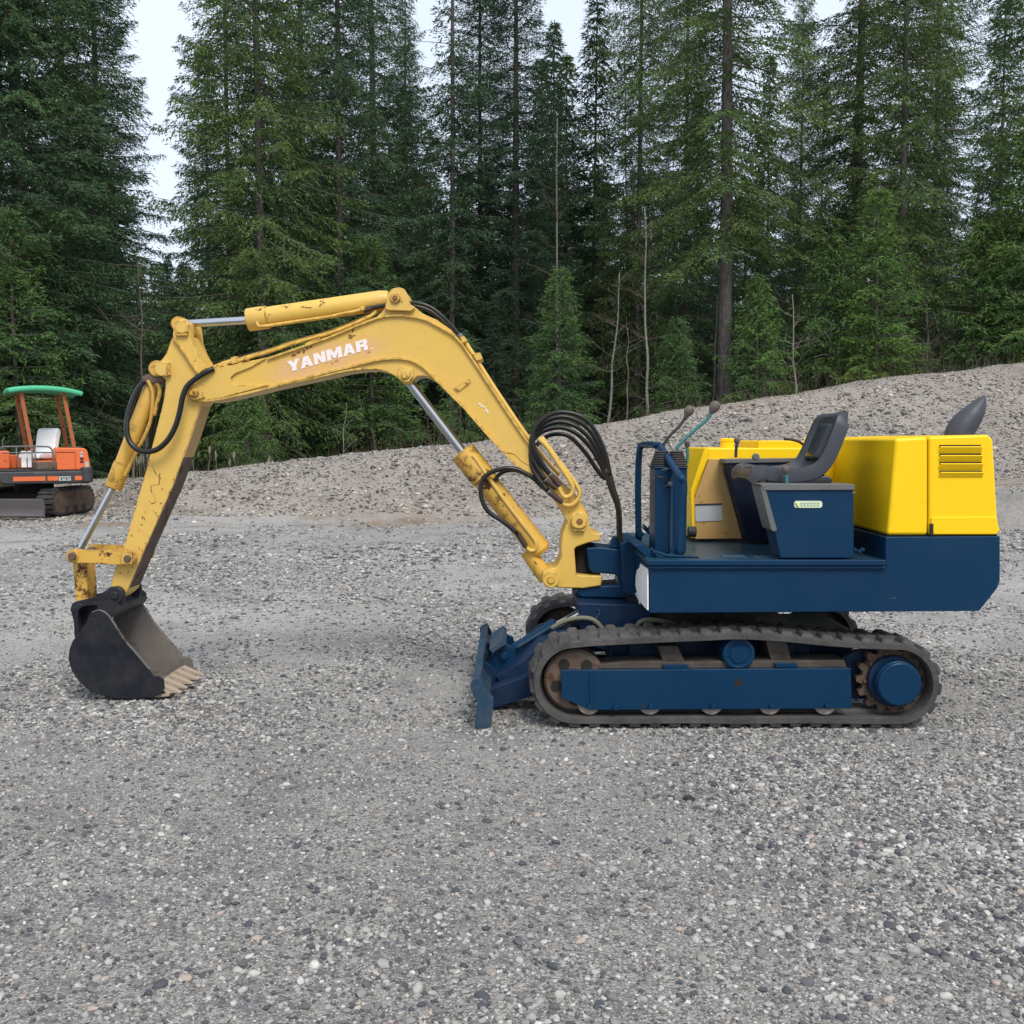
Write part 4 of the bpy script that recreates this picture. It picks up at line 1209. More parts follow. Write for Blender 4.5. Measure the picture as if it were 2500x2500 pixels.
tube('boom_hose', [P(x, y, 5.62) for x, y in z2((1280, 1800), (1180, 1720), (1090, 1660), (1045, 1590), (1030, 1500), (1050, 1430), (1110, 1385), (1200, 1362), (1290, 1375), (1380, 1425), (1440, 1480), (1500, 1530))], .0125, M['hose'], EX)
tube('boom_hose', [P(x, y, 5.66) for x, y in z2((1130, 1445), (1150, 1410), (1200, 1380), (1280, 1378), (1350, 1410))], .011, M['hose'], EX)
blot('paint_chip', [(870, 905 - 35, 9, 5, 1.0), (897, 900, 8, 2.5, -.6), (920, 940, 5, 2.5, .9), (932, 960, 6, 2.5, .9), (945, 975, 9, 1.6, .9), (1010, 1062, 5, 1.6, .9)], YC - .066, M['rustmark'], boc, seed=12)

# ---- hoses from the boom foot to the house
top_hoses = [
    ((1500, 1405), (1430, 1300), (1385, 1190), (1400, 1090), (1480, 1010), (1590, 983), (1720, 1020), (1810, 1120), (1870, 1260), (1900, 1400)),
    ((1500, 1410), (1425, 1320), (1375, 1210), (1385, 1120), (1460, 1040), (1580, 1002), (1700, 1040), (1790, 1130), (1855, 1270), (1890, 1400)),
    ((1470, 1440), (1400, 1330), (1368, 1220), (1390, 1120), (1470, 1050), (1570, 1025), (1680, 1060), (1775, 1150), (1850, 1290), (1885, 1410)),
    ((1490, 1520), (1390, 1380), (1362, 1230), (1380, 1140), (1450, 1075), (1560, 1050), (1660, 1080), (1760, 1170), (1840, 1300), (1880, 1420)),
    ((1480, 1510), (1400, 1400), (1375, 1260), (1395, 1170), (1470, 1100), (1560, 1080), (1640, 1105), (1740, 1210), (1820, 1330), (1872, 1430)),
]
for k, hp in enumerate(top_hoses):
    a = z2(*hp)
    tail = z4((575 + k * 6, 640), (620 + k * 6, 800), (660 + k * 4, 900), (675 + k * 3, 1000), (678 + k * 3, 1120), (690 + k * 3, 1190), (745, 1250), (800, 1290))
    pts = a + tail
    ys = [5.575 + (.05 * k) * min(1, i / 5) * (1 if i < 13 else .5) for i in range(len(pts))]
    pts = [(x, y + (k * 3.5 if 3 <= i <= 8 else 0)) for i, (x, y) in enumerate(pts)]
    tube('main_hose', [P(x, y, Y) for (x, y), Y in zip(pts, ys)], .0125, M['hose'], EX, seg=10)

# ---- deck equipment
def on(px, py, Y): return P(px, py, Y)
cx0, cx1 = P(1236, 960, 5.24).x, P(1296, 960, 5.24).x
cz1 = P(1260, 884, 5.24).z
col_ = box('lever_column', cx0, cx1, 5.24, 5.46, zd, cz1, M['blue'], EX, .006)
box('column_edge', cx0 + .075, cx0 + .09, 5.225, 5.239, zd, cz1 - .05, M['dustyblue'], col_, .003)
box('column_cap', cx0 - .004, cx1 + .004, 5.232, 5.468, cz1, cz1 + .008, M['blue'], col_, .003)
tube('column_cable', [P(x, y, 5.22) for x, y in z4((950, 670), (985, 690), (1030, 695), (1070, 740), (1090, 745))], .004, M['hose'], col_, seg=6)
tube('column_cable', [P(x, y, 5.22) for x, y in z4((1010, 640), (1050, 630), (1110, 625), (1105, 680), (1080, 740), (1030, 770))], .005, M['dustyblue'], col_, seg=6)
tube('column_cable', [P(x, y, 5.25) for x, y in z4((952, 690), (945, 800), (942, 900), (950, 1000), (945, 1050))], .004, M['hosebrown'], col_, seg=6)
disc('valve_knob', *z4((1085, 745))[0], 5.20, 5.24, .012, M['greytrim'], col_, seg=12)
ccx, ccy = (cx0 + cx1) / 2, 5.35
for (bx, by) in ((ccx - .035, ccy), (ccx + .04, ccy - .01)):
    pf = []
    zz = 0
    for k in range(7):
        pf += [(k * .012, .058 - k * .004), (k * .012 + .004, .064 - k * .004), (k * .012 + .008, .058 - k * .004)]
    lathe('lever_boot', (bx, by, cz1 + .008), (0, 0, 1), pf, M['rubberdark'], EX, 24)
def lever(name, pts, Y, r, m, kn, kr, kz=1.2, km='knob'):
    lv = tube(name, [P(x, y, Y) for x, y in pts], r, M[m], EX, seg=10)
    k = P(kn[0], kn[1], Y)
    d = (k - P(*pts[-1], Y)).normalized()
    lathe('lever_knob', k - d * kr * 1.5, d, [(0, kr * .35), (kr * .4, kr * .5), (kr * .9, kr * .85), (kr * 1.6, kr), (kr * 2.2, kr * .8), (kr * 2.5, kr * .35), (kr * 2.55, .001)], M[km], lv, 20)
lever('control_lever', z4((1030, 440), (1060, 390), (1100, 345), (1160, 285), (1205, 215)), 5.35, .008, 'rubberdark', (1300, 775), .027)
lever('control_lever', z4((1135, 480), (1150, 440), (1200, 390), (1300, 300), (1370, 240), (1405, 185)), 5.33, .009, 'teal', (1348.5, 767), .029)
lever('short_lever', z4((1215, 580), (1220, 520), (1218, 460)), 5.38, .008, 'teal', z4((1216, 430))[0], .016)
lever('short_lever', z7((657, 575), (660, 500), (668, 440)), 5.55, .008, 'rubberdark', z7((668, 400))[0], .017)
lever('short_lever', z7((1180, 850), (1178, 800), (1175, 755)), 5.08, .009, 'teal', z7((1168, 700))[0], .020)
tube('thin_wire', [P(x, y, 5.34) for x, y in z4((1075, 415), (1085, 450), (1105, 480), (1120, 495))], .004, M['greytrim'], EX, seg=6)
# guard rail: far post, top bar, slanting front corner and near post
def fr(px, py, Y): return P(px, py, Y)
gx = FX0 + .06
Yr0, Yr1, Yr2 = 5.90, 5.46, 5.08
railpts = [Vector((P(1205, 1010, Yr0).x, Yr0, zd)), Vector((P(1204, 900, Yr0).x, Yr0, zd + .32)), Vector((P(1206.5, 850, Yr0).x, Yr0, P(1206, 852, Yr0).z)), Vector((P(1212, 840, Yr0).x, Yr0 - .03, P(1206, 840, Yr0).z)),
           Vector((P(1238, 840, Yr1).x, Yr1 + .03, P(1240, 840, Yr1).z)), Vector((P(1246, 845, Yr1).x, Yr1 - .02, P(1246, 845, Yr1).z)),
           Vector((P(1281, 893, Yr2).x, Yr2 + .03, P(1281, 895, Yr2).z)), Vector((P(1289.5, 912, Yr2).x, Yr2, P(1289, 914, Yr2).z)), Vector((P(1286, 970, Yr2).x, Yr2, P(1286, 970, Yr2).z)), Vector((P(1282, 1046, Yr2).x, Yr2, zd))]
tube('guard_rail', railpts, .019, M['blue'], EX, seg=16)
prism('post_gusset', z4((1040, 1335), (1130, 1240), (1160, 1235), (1165, 1330)), 5.10, 5.112, M['blue'], EX, .002, ref=5.1)
prism('post_gusset', z4((850, 1090), (885, 1150), (830, 1170), (825, 1100)), 5.86, 5.872, M['blue'], EX, .002, ref=5.86)
prism('foot_bar', z4((940, 1260), (1060, 1295), (1300, 1310), (1310, 1322), (1060, 1320), (945, 1290)), 5.06, 5.10, M['blue'], EX, .003, ref=5.08)
for a in ((885, 1065, 5.6), (930, 1085, 5.5)):
    q = z4((a[0], a[1]), (a[0] + 90, a[1] + 100), (a[0] + 75, a[1] + 115), (a[0] - 8, a[1] + 40))
    prism('foot_pedal', q, a[2], a[2] + .10, M['blue'], EX, .003, ref=a[2])
rod('pedal_shaft', z4((985, 1240))[0], z4((985, 1150))[0], 5.45, .02, M['blue'])
for a, yq in ((z4((940, 1265))[0], 5.12), (z4((1240, 1320))[0], 5.10), (z4((1110, 1265))[0], 5.12)):
    disc('deck_bolt', a[0], a[1], yq, yq + .03, .012, M['blue'], EX, seg=8)
rod('round_canister', z4((1222, 1120))[0], z4((1285, 1122))[0], 5.72, .03, M['rubberdark'])

# far side tank with tan panel
tk = prism('side_tank', [(1303, 1006), (1303, 925), (1330, 845), (1466, 845), (1580, 845), (1580, 1016), (1303, 1016)], 5.88, 6.44, M['newyellow'], EX, .010, ref=5.88, segs=3)
prism('tank_panel', [(1311.6, 1017), (1306.5, 949), (1337, 866), (1370, 866), (1402, 1016)], 5.855, 5.878, M['tan'], tk, .003, ref=5.86)
prism('panel_frame', [(1305, 1000), (1302.5, 924), (1329, 845), (1337, 845), (1336, 864), (1309.5, 926), (1310, 1000)], 5.85, 5.879, M['newyellow'], tk, .004, ref=5.86)
prism('upper_tank', [(1431, 846), (1431, 834), (1435, 831), (1470, 831), (1545, 833), (1546, 850), (1431, 850)], 5.90, 6.40, M['newyellow'], EX, .006, ref=5.9)
fc = P(1372, 843, 6.0)
lathe('filler_cap', fc, (0, 0, 1), [(-.02, .040), (.03, .040), (.033, .044), (.045, .044), (.05, .038)], M['newyellow'], EX, 28)
tube('lifting_eye', [P(1522, 834, 6.0), P(1520, 828, 6.0), P(1527, 825, 6.0), P(1533, 829, 6.0), P(1532, 834, 6.0)], .008, M['newyellow'], EX, seg=8)
tube('tank_cable', [P(x, y, 5.7) for x, y in z7((1150, 385), (1220, 390), (1300, 410), (1360, 450), (1420, 490))], .008, M['hosebrown'], EX, seg=8)
st = prism('data_sticker', z7((238, 1052), (515, 1045), (518, 1222), (245, 1232)), 5.851, 5.8545, M['sticker'], tk, 0, ref=5.855)
prism('sticker_band', z7((238, 1050), (515, 1043), (515, 1060), (239, 1067)), 5.848, 5.8505, M['ink'], EX, 0, ref=5.855)
blot('paint_chip', [(1321, 985, 1.2, 1.2, 0), (1328, 987, 1.8, 1.5, 0), (1369, 1006, 1.8, 2.2, 0), (1319, 936, 1.2, 1.4, 0)], 5.854, M['rustmark'], tk, n=7, seed=31)
prism('panel_strip', z7((510, 690), (530, 690), (740, 1380), (720, 1400)), 5.848, 5.8535, M['greytrim'], tk, .001, ref=5.855)
# far console
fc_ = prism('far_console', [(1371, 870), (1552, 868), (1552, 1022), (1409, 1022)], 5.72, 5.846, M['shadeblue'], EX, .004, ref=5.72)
prism('console_top', [(1366, 866), (1552, 864), (1552, 871), (1367, 874)], 5.712, 5.85, M['greytrim'], fc_, .002, ref=5.72)
disc('console_bolt', 1427, 862, 5.62, 5.65, .02, M['greytrim'], fc_, seg=8)
# seat base between the consoles
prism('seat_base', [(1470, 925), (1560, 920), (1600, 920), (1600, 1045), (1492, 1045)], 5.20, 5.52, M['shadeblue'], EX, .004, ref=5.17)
for k in range(3):
    tube('seat_spring', [P(1430, 926 + k * 5, 5.25), P(1440, 928 + k * 5, 5.25)], .004, M['greytrim'], EX, seg=6)
# near console
nc = prism('near_console', [(1444, 924), (1611, 922), (1611, 1053), (1473, 1053)], 4.985, 5.165, M['blue'], EX, .004, ref=4.985)
prism('console_top', [(1434, 913), (1612, 914), (1612, 924), (1440, 925)], 4.975, 5.17, M['greytrim'], nc, .002, ref=4.98)
prism('console_edge', [(1434, 918), (1445, 924), (1466, 1000), (1461, 1003), (1455, 1000)], 4.978, 5.16, M['greytrim'], nc, .002, ref=4.98)
disc('console_bolt', 1611, 930, 4.98, 5.0, .008, M['greytrim'], nc, seg=8)
stk = prism('maker_sticker', [(1501, 945), (1548, 945), (1551, 948), (1551, 955), (1548, 958), (1501, 958), (1498, 955), (1498, 948)], 4.9815, 4.9845, M['lime'], nc, 0, ref=4.985)
prism('sticker_mark', [(1500.5, 948), (1508, 948), (1508, 955), (1505, 955)], 4.9795, 4.981, M['yellowink'], nc, 0, ref=4.985)
prism('sticker_mark', [(1499, 949), (1500.2, 948.2), (1506, 957.4), (1504.4, 957.6)], 4.9775, 4.979, M['inkgreen'], nc, 0, ref=4.985)
for k in range(6):
    x_ = 1510.5 + k * 6.2
    prism('sticker_mark', [(x_, 948.6), (x_ + 4.2, 948.6), (x_ + 4.2, 949.4), (x_, 949.4)], 4.9795, 4.981, M['inkgreen'], nc, 0, ref=4.985)
    prism('sticker_mark', [(x_, 953.8), (x_ + 4.2, 953.8), (x_ + 4.2, 954.6), (x_, 954.6)], 4.9795, 4.981, M['inkgreen'], nc, 0, ref=4.985)
    prism('sticker_mark', [(x_, 949.4), (x_ + .8, 949.4), (x_ + .8, 953.8), (x_, 953.8)], 4.9795, 4.981, M['inkgreen'], nc, 0, ref=4.985)

# seat
def seat():
    prof = [(1432, 908), (1427, 901), (1428, 893), (1436, 887), (1446, 887), (1463, 890), (1485, 892), (1515, 890), (1538, 884), (1554, 872), (1566, 852), (1577, 828), (1586, 808), (1592, 796), (1598, 790), (1606, 790)]
    q = catmull([P(x, y, 5.12) for x, y in prof], 4)
    n_ = len(q)
    Wd = .225; yc = 5.35; K = 16
    vs, fs = [], []
    for i, p_ in enumerate(q):
        t = (q[min(i + 1, n_ - 1)] - q[max(i - 1, 0)]).normalized()
        nn = Vector((-t.z, 0, t.x))
        if nn.dot(Vector((-.7, 0, .7))) < 0: nn = -nn
        f = i / (n_ - 1)
        w_ = Wd * (0.96 if f < .5 else 0.96 - .16 * max(0, (f - .6) / .4) ** 2)
        dep = .045 * math.sin(math.pi * min(1, max(0, f * 1.04))) ** .6
        for k in range(K + 1):
            s_ = 2 * k / K - 1
            b = min(1, abs(s_) ** 3.2)
            b = b if abs(s_) < .9 else b - .5 * (abs(s_) - .9) / .1 * .6
            off = -dep * (1 - b)
            vs.append((p_.x + nn.x * off, yc + s_ * w_, p_.z + nn.z * off))
    for i in range(n_ - 1):
        for k in range(K):
            fs.append([i * (K + 1) + k, i * (K + 1) + k + 1, (i + 1) * (K + 1) + k + 1, (i + 1) * (K + 1) + k])
    o = mesh_obj('seat', vs, fs, M['vinyl'], EX)
    for pl in o.data.polygons: pl.use_smooth = True
    sd_ = o.modifiers.new('sol', 'SOLIDIFY'); sd_.thickness = .070; sd_.offset = 0
    # make sure thickness grows downward/backward
    bv = o.modifiers.new('bv', 'BEVEL'); bv.width = .016; bv.segments = 3; bv.limit_method = 'ANGLE'; bv.angle_limit = R(40)
    # backrest insert and hand slot
    def strip(name, i0, i1, w_, lift, m):
        vs, fs = [], []
        idx = list(range(i0, i1 + 1))
        for i in idx:
            t = (q[min(i + 1, n_ - 1)] - q[max(i - 1, 0)]).normalized()
            nn = Vector((-t.z, 0, t.x))
            if nn.dot(Vector((-.7, 0, .7))) < 0: nn = -nn
            for s_ in (-1, -.6, 0, .6, 1):
                l = lift - .045 + (.012 if abs(s_) < .9 else 0) + .034
                if i in (i0, i1): l -= .01
                vs.append((q[i].x + nn.x * l, yc + s_ * w_, q[i].z + nn.z * l))
        for a in range(len(idx) - 1):
            for b in range(4):
                fs.append([a * 5 + b, a * 5 + b + 1, (a + 1) * 5 + b + 1, (a + 1) * 5 + b])
        s2 = mesh_obj(name, vs, fs, m, o)
        for pl in s2.data.polygons: pl.use_smooth = True
        m2 = s2.modifiers.new('sol', 'SOLIDIFY'); m2.thickness = .02; m2.offset = 0
    strip('backrest_insert', 37, 50, .125, .012, M['vinyldark'])
    strip('hand_slot', 53, 55, .10, .018, M['void'])
    strip('seat_insert', 10, 30, .13, .006, M['vinyl'])
    prism('seat_front_foam', [(1430, 898), (1450, 898), (1450, 914), (1440, 913), (1431, 909)], 5.15, 5.55, M['foam'], o, .012, ref=5.15)
    prism('seat_pan', [(1445, 900), (1560, 897), (1574, 905), (1566, 913), (1447, 913)], 5.14, 5.56, M['vinyldark'], o, .01, ref=5.14)
seat()

# ---- engine hood
hp = [(1674, 1010), (1689.5, 834), (1694, 827), (1752, 824), (1752, 1010)]
prism('hood', [(1674, 1010), (1690, 827), (1751.3, 824), (1751.3, 1010)], 4.98, 6.45, M['newyellow'], EX, .018, ref=4.98, segs=4)
dr = prism('hood_door', [(1752.8, 1010), (1752.8, 824), (1865, 820), (1874, 829), (1883.5, 990), (1887, 1000), (1881, 1010)], 4.98, 6.45, M['newyellow'], EX, .014, ref=4.98, segs=4)
box('hood_gap', P(1745, 900, 4.98).x, P(1760, 900, 4.98).x, 5.0, 6.43, P(0, 1006, 5).z, P(0, 830, 5).z, M['void'], EX, 0)
box('hood_gasket', P(1676, 1010, 4.98).x, P(1884, 1010, 4.98).x, 4.995, 6.44, P(0, 1013, 4.98).z, P(0, 1008.5, 4.98).z, M['void'], EX, 0)
prism('door_lower_panel', [(1757, 976), (1881, 975), (1883, 990), (1886.5, 1000), (1880, 1008), (1757, 1008)], 4.972, 4.982, M['newyellow'], dr, .004, ref=4.975)
prism('door_notch', [(1753, 988), (1760, 988), (1760, 1009), (1753, 1009)], 4.968, 4.974, M['void'], dr, 0, ref=4.975)
lv0 = z5((1358, 515), (1640, 515), (1648, 735), (1362, 735))
for k, (ya, yb) in enumerate(((518, 572), (577, 625), (632, 682), (690, 735))):
    L_, R_ = 1362, 1640 + k * 3
    prism('louvre_opening', z5((L_, ya - 4), (R_, ya - 4), (R_, ya + 14), (L_, ya + 14)), 4.9765, 4.979, M['void'], dr, 0, ref=4.98)
    a = [P(*q, 4.98) for q in z5((L_ - 2, ya + 2), (R_ + 2, ya + 2), (R_ + 2, yb), (L_ - 2, yb))]
    vs = [(a[0].x, 4.962, a[0].z - .006), (a[1].x, 4.962, a[1].z - .006), (a[2].x, 4.979, a[2].z), (a[3].x, 4.979, a[3].z),
          (a[0].x, 4.966, a[0].z - .002), (a[1].x, 4.966, a[1].z - .002), (a[2].x, 4.981, a[2].z), (a[3].x, 4.981, a[3].z)]
    mesh_obj('louvre', vs, [[0, 1, 2, 3], [4, 5, 6, 7], [0, 1, 5, 4], [1, 2, 6, 5], [2, 3, 7, 6], [3, 0, 4, 7]], M['newyellow'], dr, .0015)
# exhaust elbow with slanted mouth
def exhaust():
    Yx = 5.55
    pr_ = [(1806, 834, .075), (1811, 815, .0735), (1822, 798, .069), (1835, 782, .059), (1846, 767, .042), (1854, 753, .021), (1857, 746, .006)]
    path = catmull([P(x, y, Yx) for x, y, r in pr_], 5)
    rad = [v.x for v in catmull([Vector((r, 0, 0)) for x, y, r in pr_], 5)]
    vs, fs = tube_geo(path, rad, 24)
    o = mesh_obj('exhaust_pipe', vs, fs, M['exhaust'], EX)
    for pl in o.data.polygons: pl.use_smooth = True
exhaust()
# small scratches on the blue frame
blot('paint_scratch', [(1681, 1129, 3, .5, 0), (1687, 1128, 2.5, .5, -.2)], 4.969, M['greytrim'], house, n=6, seed=51)
for q in z5((800, 1225), (830, 1235), (850, 1222)):
    disc('deck_bolt', *q, 5.0, 5.03, .010, M['blue'], EX, seg=8)

# ================================================================== the orange excavator far left
def rotz(a, c=(0, 0)):
    ca, sa = math.cos(a), math.sin(a)
    return lambda v: Vector((c[0] + (v[0] - c[0]) * ca - (v[1] - c[1]) * sa, c[1] + (v[0] - c[0]) * sa + (v[1] - c[1]) * ca, v[2]))
OX, OY = (46 - 966) / 1932 * 19.1, 19.0
OE = thing('excavator', 'orange excavator with green canopy and white seat parked at the far left edge', 'excavator', (OX, OY, 0))
def shift(f):
    return lambda v: f(v) + Vector((OX, OY, 0))
def poly_xz(name, pts, y0, y1, m, parent, bevel=.01, label=None):
    n_ = len(pts)
    vs = [(x, y0, z) for x, z in pts] + [(x, y1, z) for x, z in pts]
    fs = [list(range(n_)), list(range(2 * n_ - 1, n_ - 1, -1))] + [[i, (i + 1) % n_, n_ + (i + 1) % n_, n_ + i] for i in range(n_)]
    return mesh_obj(name, vs, fs, m, parent, bevel, label=label)
# undercarriage, turned towards the camera
UX = -9.03 - OX; UY = 19.35 - OY
FX[0] = (lambda f: (lambda v: f(v) + Vector((UX, UY, 0))))(shift(rotz(R(88))))
for sy in (-1, 1):
    ya, yb = sorted((sy * .46, sy * .76))
    out = []
    for i in range(13): 
        a = R(90 + 180 * i / 12); out.append((-.62 + .24 * math.cos(a), .25 + .24 * math.sin(a)))
    for i in range(13):
        a = R(-90 + 180 * i / 12); out.append((.62 + .24 * math.cos(a), .25 + .24 * math.sin(a)))
    tr = poly_xz('rubber_track', out, ya, yb, M['rubberdark'], OE, .02)
    inn = [(x * .93, .25 + (z - .25) * .80) for x, z in out]
    yf = ya - .004 if sy < 0 else yb + .004
    poly_xz('track_side_dirt', inn, min(yf, yf - sy * .003), max(yf, yf - sy * .003), M['brown'], tr, 0)
    poly_xz('track_frame', [(-.55, .18), (.5, .18), (.5, .33), (-.55, .33)], min(yf + sy * .01, yf), max(yf + sy * .01, yf), M['brown'], tr, 0)
    for k in range(3):
        box('track_roller', -.4 + k * .35, -.26 + k * .35, min(yf + sy * .012, yf), max(yf + sy * .012, yf), .07, .17, M['rubberdark'], tr, .02)
    npt = len(out)
    for i in range(0, 44):
        # lugs around the loop
        per = i / 44 * (2 * 1.24 + 2 * math.pi * .24)
        if per < math.pi * .24: a = math.pi / 2 + per / .24; px_, pz_ = -.62 + .24 * math.cos(a), .25 + .24 * math.sin(a); an = a
        elif per < math.pi * .24 + 1.24: px_, pz_ = -.62 + per - math.pi * .24, .01; an = -math.pi / 2
        elif per < 2 * math.pi * .24 + 1.24: a = -math.pi / 2 + (per - math.pi * .24 - 1.24) / .24; px_, pz_ = .62 + .24 * math.cos(a), .25 + .24 * math.sin(a); an = a
        else: px_, pz_ = .62 - (per - 2 * math.pi * .24 - 1.24), .49; an = math.pi / 2
        if pz_ < .05: continue
        u = Vector((math.cos(an), 0, math.sin(an))); t = Vector((-u.z, 0, u.x))
        c = Vector((px_, 0, pz_))
        vs = []
        for du, dt in ((-.005, -.03), (-.005, .03), (.028, .02), (.028, -.02)):
            for y in (ya + .01, yb - .01):
                q = c + u * du + t * dt; vs.append((q.x, y, q.z))
        mesh_obj('tread_lug', vs, [[0, 2, 3, 1], [2, 4, 5, 3], [4, 6, 7, 5], [6, 0, 1, 7], [0, 6, 4, 2], [1, 3, 5, 7]], M['rubberdark'], tr)
box('centre_frame', -.5, .5, -.48, .48, .2, .42, M['void'], OE, .02)
lathe('slew_ring', (0, 0, .40), (0, 0, 1), [(0, .34), (.16, .34)], M['void'], OE, 32)
bl2 = poly_xz('dozer_blade', [(-1.30, .05), (-1.22, .02), (-1.20, .22), (-1.26, .36), (-1.32, .36), (-1.27, .2)], -.80, .80, M['blade'], OE, .01)
poly_xz('blade_arm', [(-1.22, .15), (-.5, .22), (-.5, .32), (-1.22, .27)], -.35, -.25, M['charcoal'], OE, .01)
poly_xz('blade_arm', [(-1.22, .15), (-.5, .22), (-.5, .32), (-1.22, .27)], .25, .35, M['charcoal'], OE, .01)
# upper body
HA = R(30)
def house_fx(v):
    return shift(rotz(HA))(Vector((v[0] * .85 + .16, v[1], v[2])))
FX[0] = house_fx
def hb(name, x0, x1, y0, y1, z0, z1_, m, parent=OE, bevel=.02, label=None): return box(name, x0, x1, y0, y1, z0, z1_, m, parent, bevel, label)
sk = poly_xz('body_skirt', [(-.62, .60), (-.70, .66), (-.70, .84), (1.02, .84), (1.10, .80), (1.10, .60)], -.72, .72, M['charcoal'], OE, .04)
lathe('corner_bumper', (1.03, -.66, .62), (0, 0, 1), [(0, .11), (.02, .13), (.26, .13), (.28, .11)], M['charcoal'], OE, 20)
for a, b in ((-.42, .20), (.24, .45), (.78, .95)):
    hb('orange_stripe', a, b, -.732, -.721, .66, .74, M['orange'], sk, .002)
hb('pale_emblem', .46, .70, -.732, -.721, .655, .735, M['sticker'], sk, .001)
for k in range(4):
    hb('emblem_mark', .50 + k * .05, .525 + k * .05, -.736, -.733, .67 + (k % 2) * .02, .72, M['ink'], sk, 0)
for k in range(7):
    hb('faint_letter', -.02 + k * .032, .002 + k * .032, -.726, -.721, .785, .81, M['greytrim'], sk, 0)
hd = poly_xz('hood', [(.42, .845), (.42, 1.22), (.46, 1.26), (1.00, 1.25), (1.06, 1.20), (1.12, .88), (1.10, .845)], -.68, .68, M['orange'], OE, .03)
hb('hood_seam', .44, .80, -.685, -.679, 1.17, 1.18, M['void'], hd, 0)
hb('hood_seam', .80, .806, -.685, -.679, .86, 1.17, M['void'], hd, 0)
for k in range(4):
    hb('hood_letter', .90, .97, -.686, -.680, .98 + k * .055, 1.015 + k * .055, M['sticker'] if k > 1 else M['void'], hd, 0)
hb('warning_label', 1.0, 1.07, -.686, -.680, .90, 1.0, M['sticker'], hd, 0)
hb('floor_plate', -.66, .42, -.70, .70, .843, .865, M['charcoal'], OE, .005)
hb('seat_box', -.10, .42, -.35, .40, .865, 1.02, M['orange'], OE, .02)
hb('side_cover', -.02, .44, -.70, -.40, .866, 1.0, M['brown'], OE, .02)
hb('side_cover', -.55, -.08, .30, .70, .866, 1.12, M['orange'], OE, .02)
hb('front_console', -.66, -.42, -.15, .35, .866, 1.20, M['orange'], OE, .03)
FX[0] = (lambda f: (lambda v: f(v) + Vector((.20, .0, 0))))(shift(rotz(R(68))))
s2 = poly_xz('seat', [(-.12, 1.05), (-.10, 1.14), (.0, 1.17), (.30, 1.15), (.34, 1.05)], -.28, .22, M['white'], OE, .03)
poly_xz('seat_back', [(.24, 1.14), (.36, 1.14), (.46, 1.55), (.43, 1.62), (.36, 1.62), (.32, 1.55)], -.27, .21, M['white'], s2, .045)
FX[0] = house_fx
tube('control_lever', [(-.1, -.32, 1.0), (-.02, -.30, 1.3), (.06, -.28, 1.42)], .012, M['rubberdark'], OE)
lathe('lever_knob', (.06, -.28, 1.41), (.4, 0, 1), [(0, .015), (.02, .028), (.05, .028), (.06, .01)], M['rubberdark'], OE, 12)
tube('control_lever', [(-.52, .1, 1.2), (-.54, .1, 1.35), (-.5, .1, 1.45)], .012, M['greytrim'], OE)
hb('white_guard_box', -.24, -.14, -.60, -.5, .90, 1.20, M['white'], OE, .01)
hb('white_guard_box', -.12, -.03, -.60, -.5, .90, 1.20, M['white'], OE, .01)
# side rail
tube('side_rail', [(-.66, -.66, 1.20), (-.60, -.69, 1.27), (-.4, -.70, 1.28), (.20, -.70, 1.28), (.32, -.70, 1.25), (.36, -.70, 1.15), (.36, -.70, .90)], .016, M['greytrim'], OE, seg=8)
for xx in (-.34, -.04, .02):
    tube('rail_post', [(xx, -.70, .87), (xx, -.70, 1.27)], .014, M['greytrim'], OE, False, seg=8)
tube('rail_bar', [(-.62, -.70, 1.17), (.35, -.70, 1.17)], .012, M['greytrim'], OE, False, seg=8)
# canopy with four posts
cp = []
vs, fs = [], []
NXc, NYc = 10, 6
for i in range(NXc + 1):
    for j in range(NYc + 1):
        fx = i / NXc * 2 - 1; fy = j / NYc * 2 - 1
        vs.append((.28 + fx * .74, fy * .66, 2.40 - .075 * abs(fx + .1) ** 2.2 - .03 * abs(fy) ** 3))
for i in range(NXc):
    for j in range(NYc):
        a = i * (NYc + 1) + j
        fs.append([a, a + 1, a + NYc + 2, a + NYc + 1])
cn = mesh_obj('canopy_roof', vs, fs, M['green'], OE)
sd2 = cn.modifiers.new('sol', 'SOLIDIFY'); sd2.thickness = .085; sd2.offset = -1
bv2 = cn.modifiers.new('bv', 'BEVEL'); bv2.width = .03; bv2.segments = 3; bv2.limit_method = 'ANGLE'; bv2.angle_limit = R(40)
for pl in cn.data.polygons: pl.use_smooth = True
for yy_ in (-.52, .55):
    poly_xz('canopy_post', [(-.25, 2.32), (-.17, 2.32), (.02, 1.20), (-.06, 1.20)], yy_ - .02, yy_ + .02, M['oldorange'], OE, .008)
    poly_xz('canopy_post', [(.58, 2.32), (.66, 2.32), (.86, 1.24), (.78, 1.24)], yy_ - .02, yy_ + .02, M['oldorange'], OE, .008)
hb('post_foot', .70, .92, -.60, -.46, 1.235, 1.27, M['brown'], OE, .01)
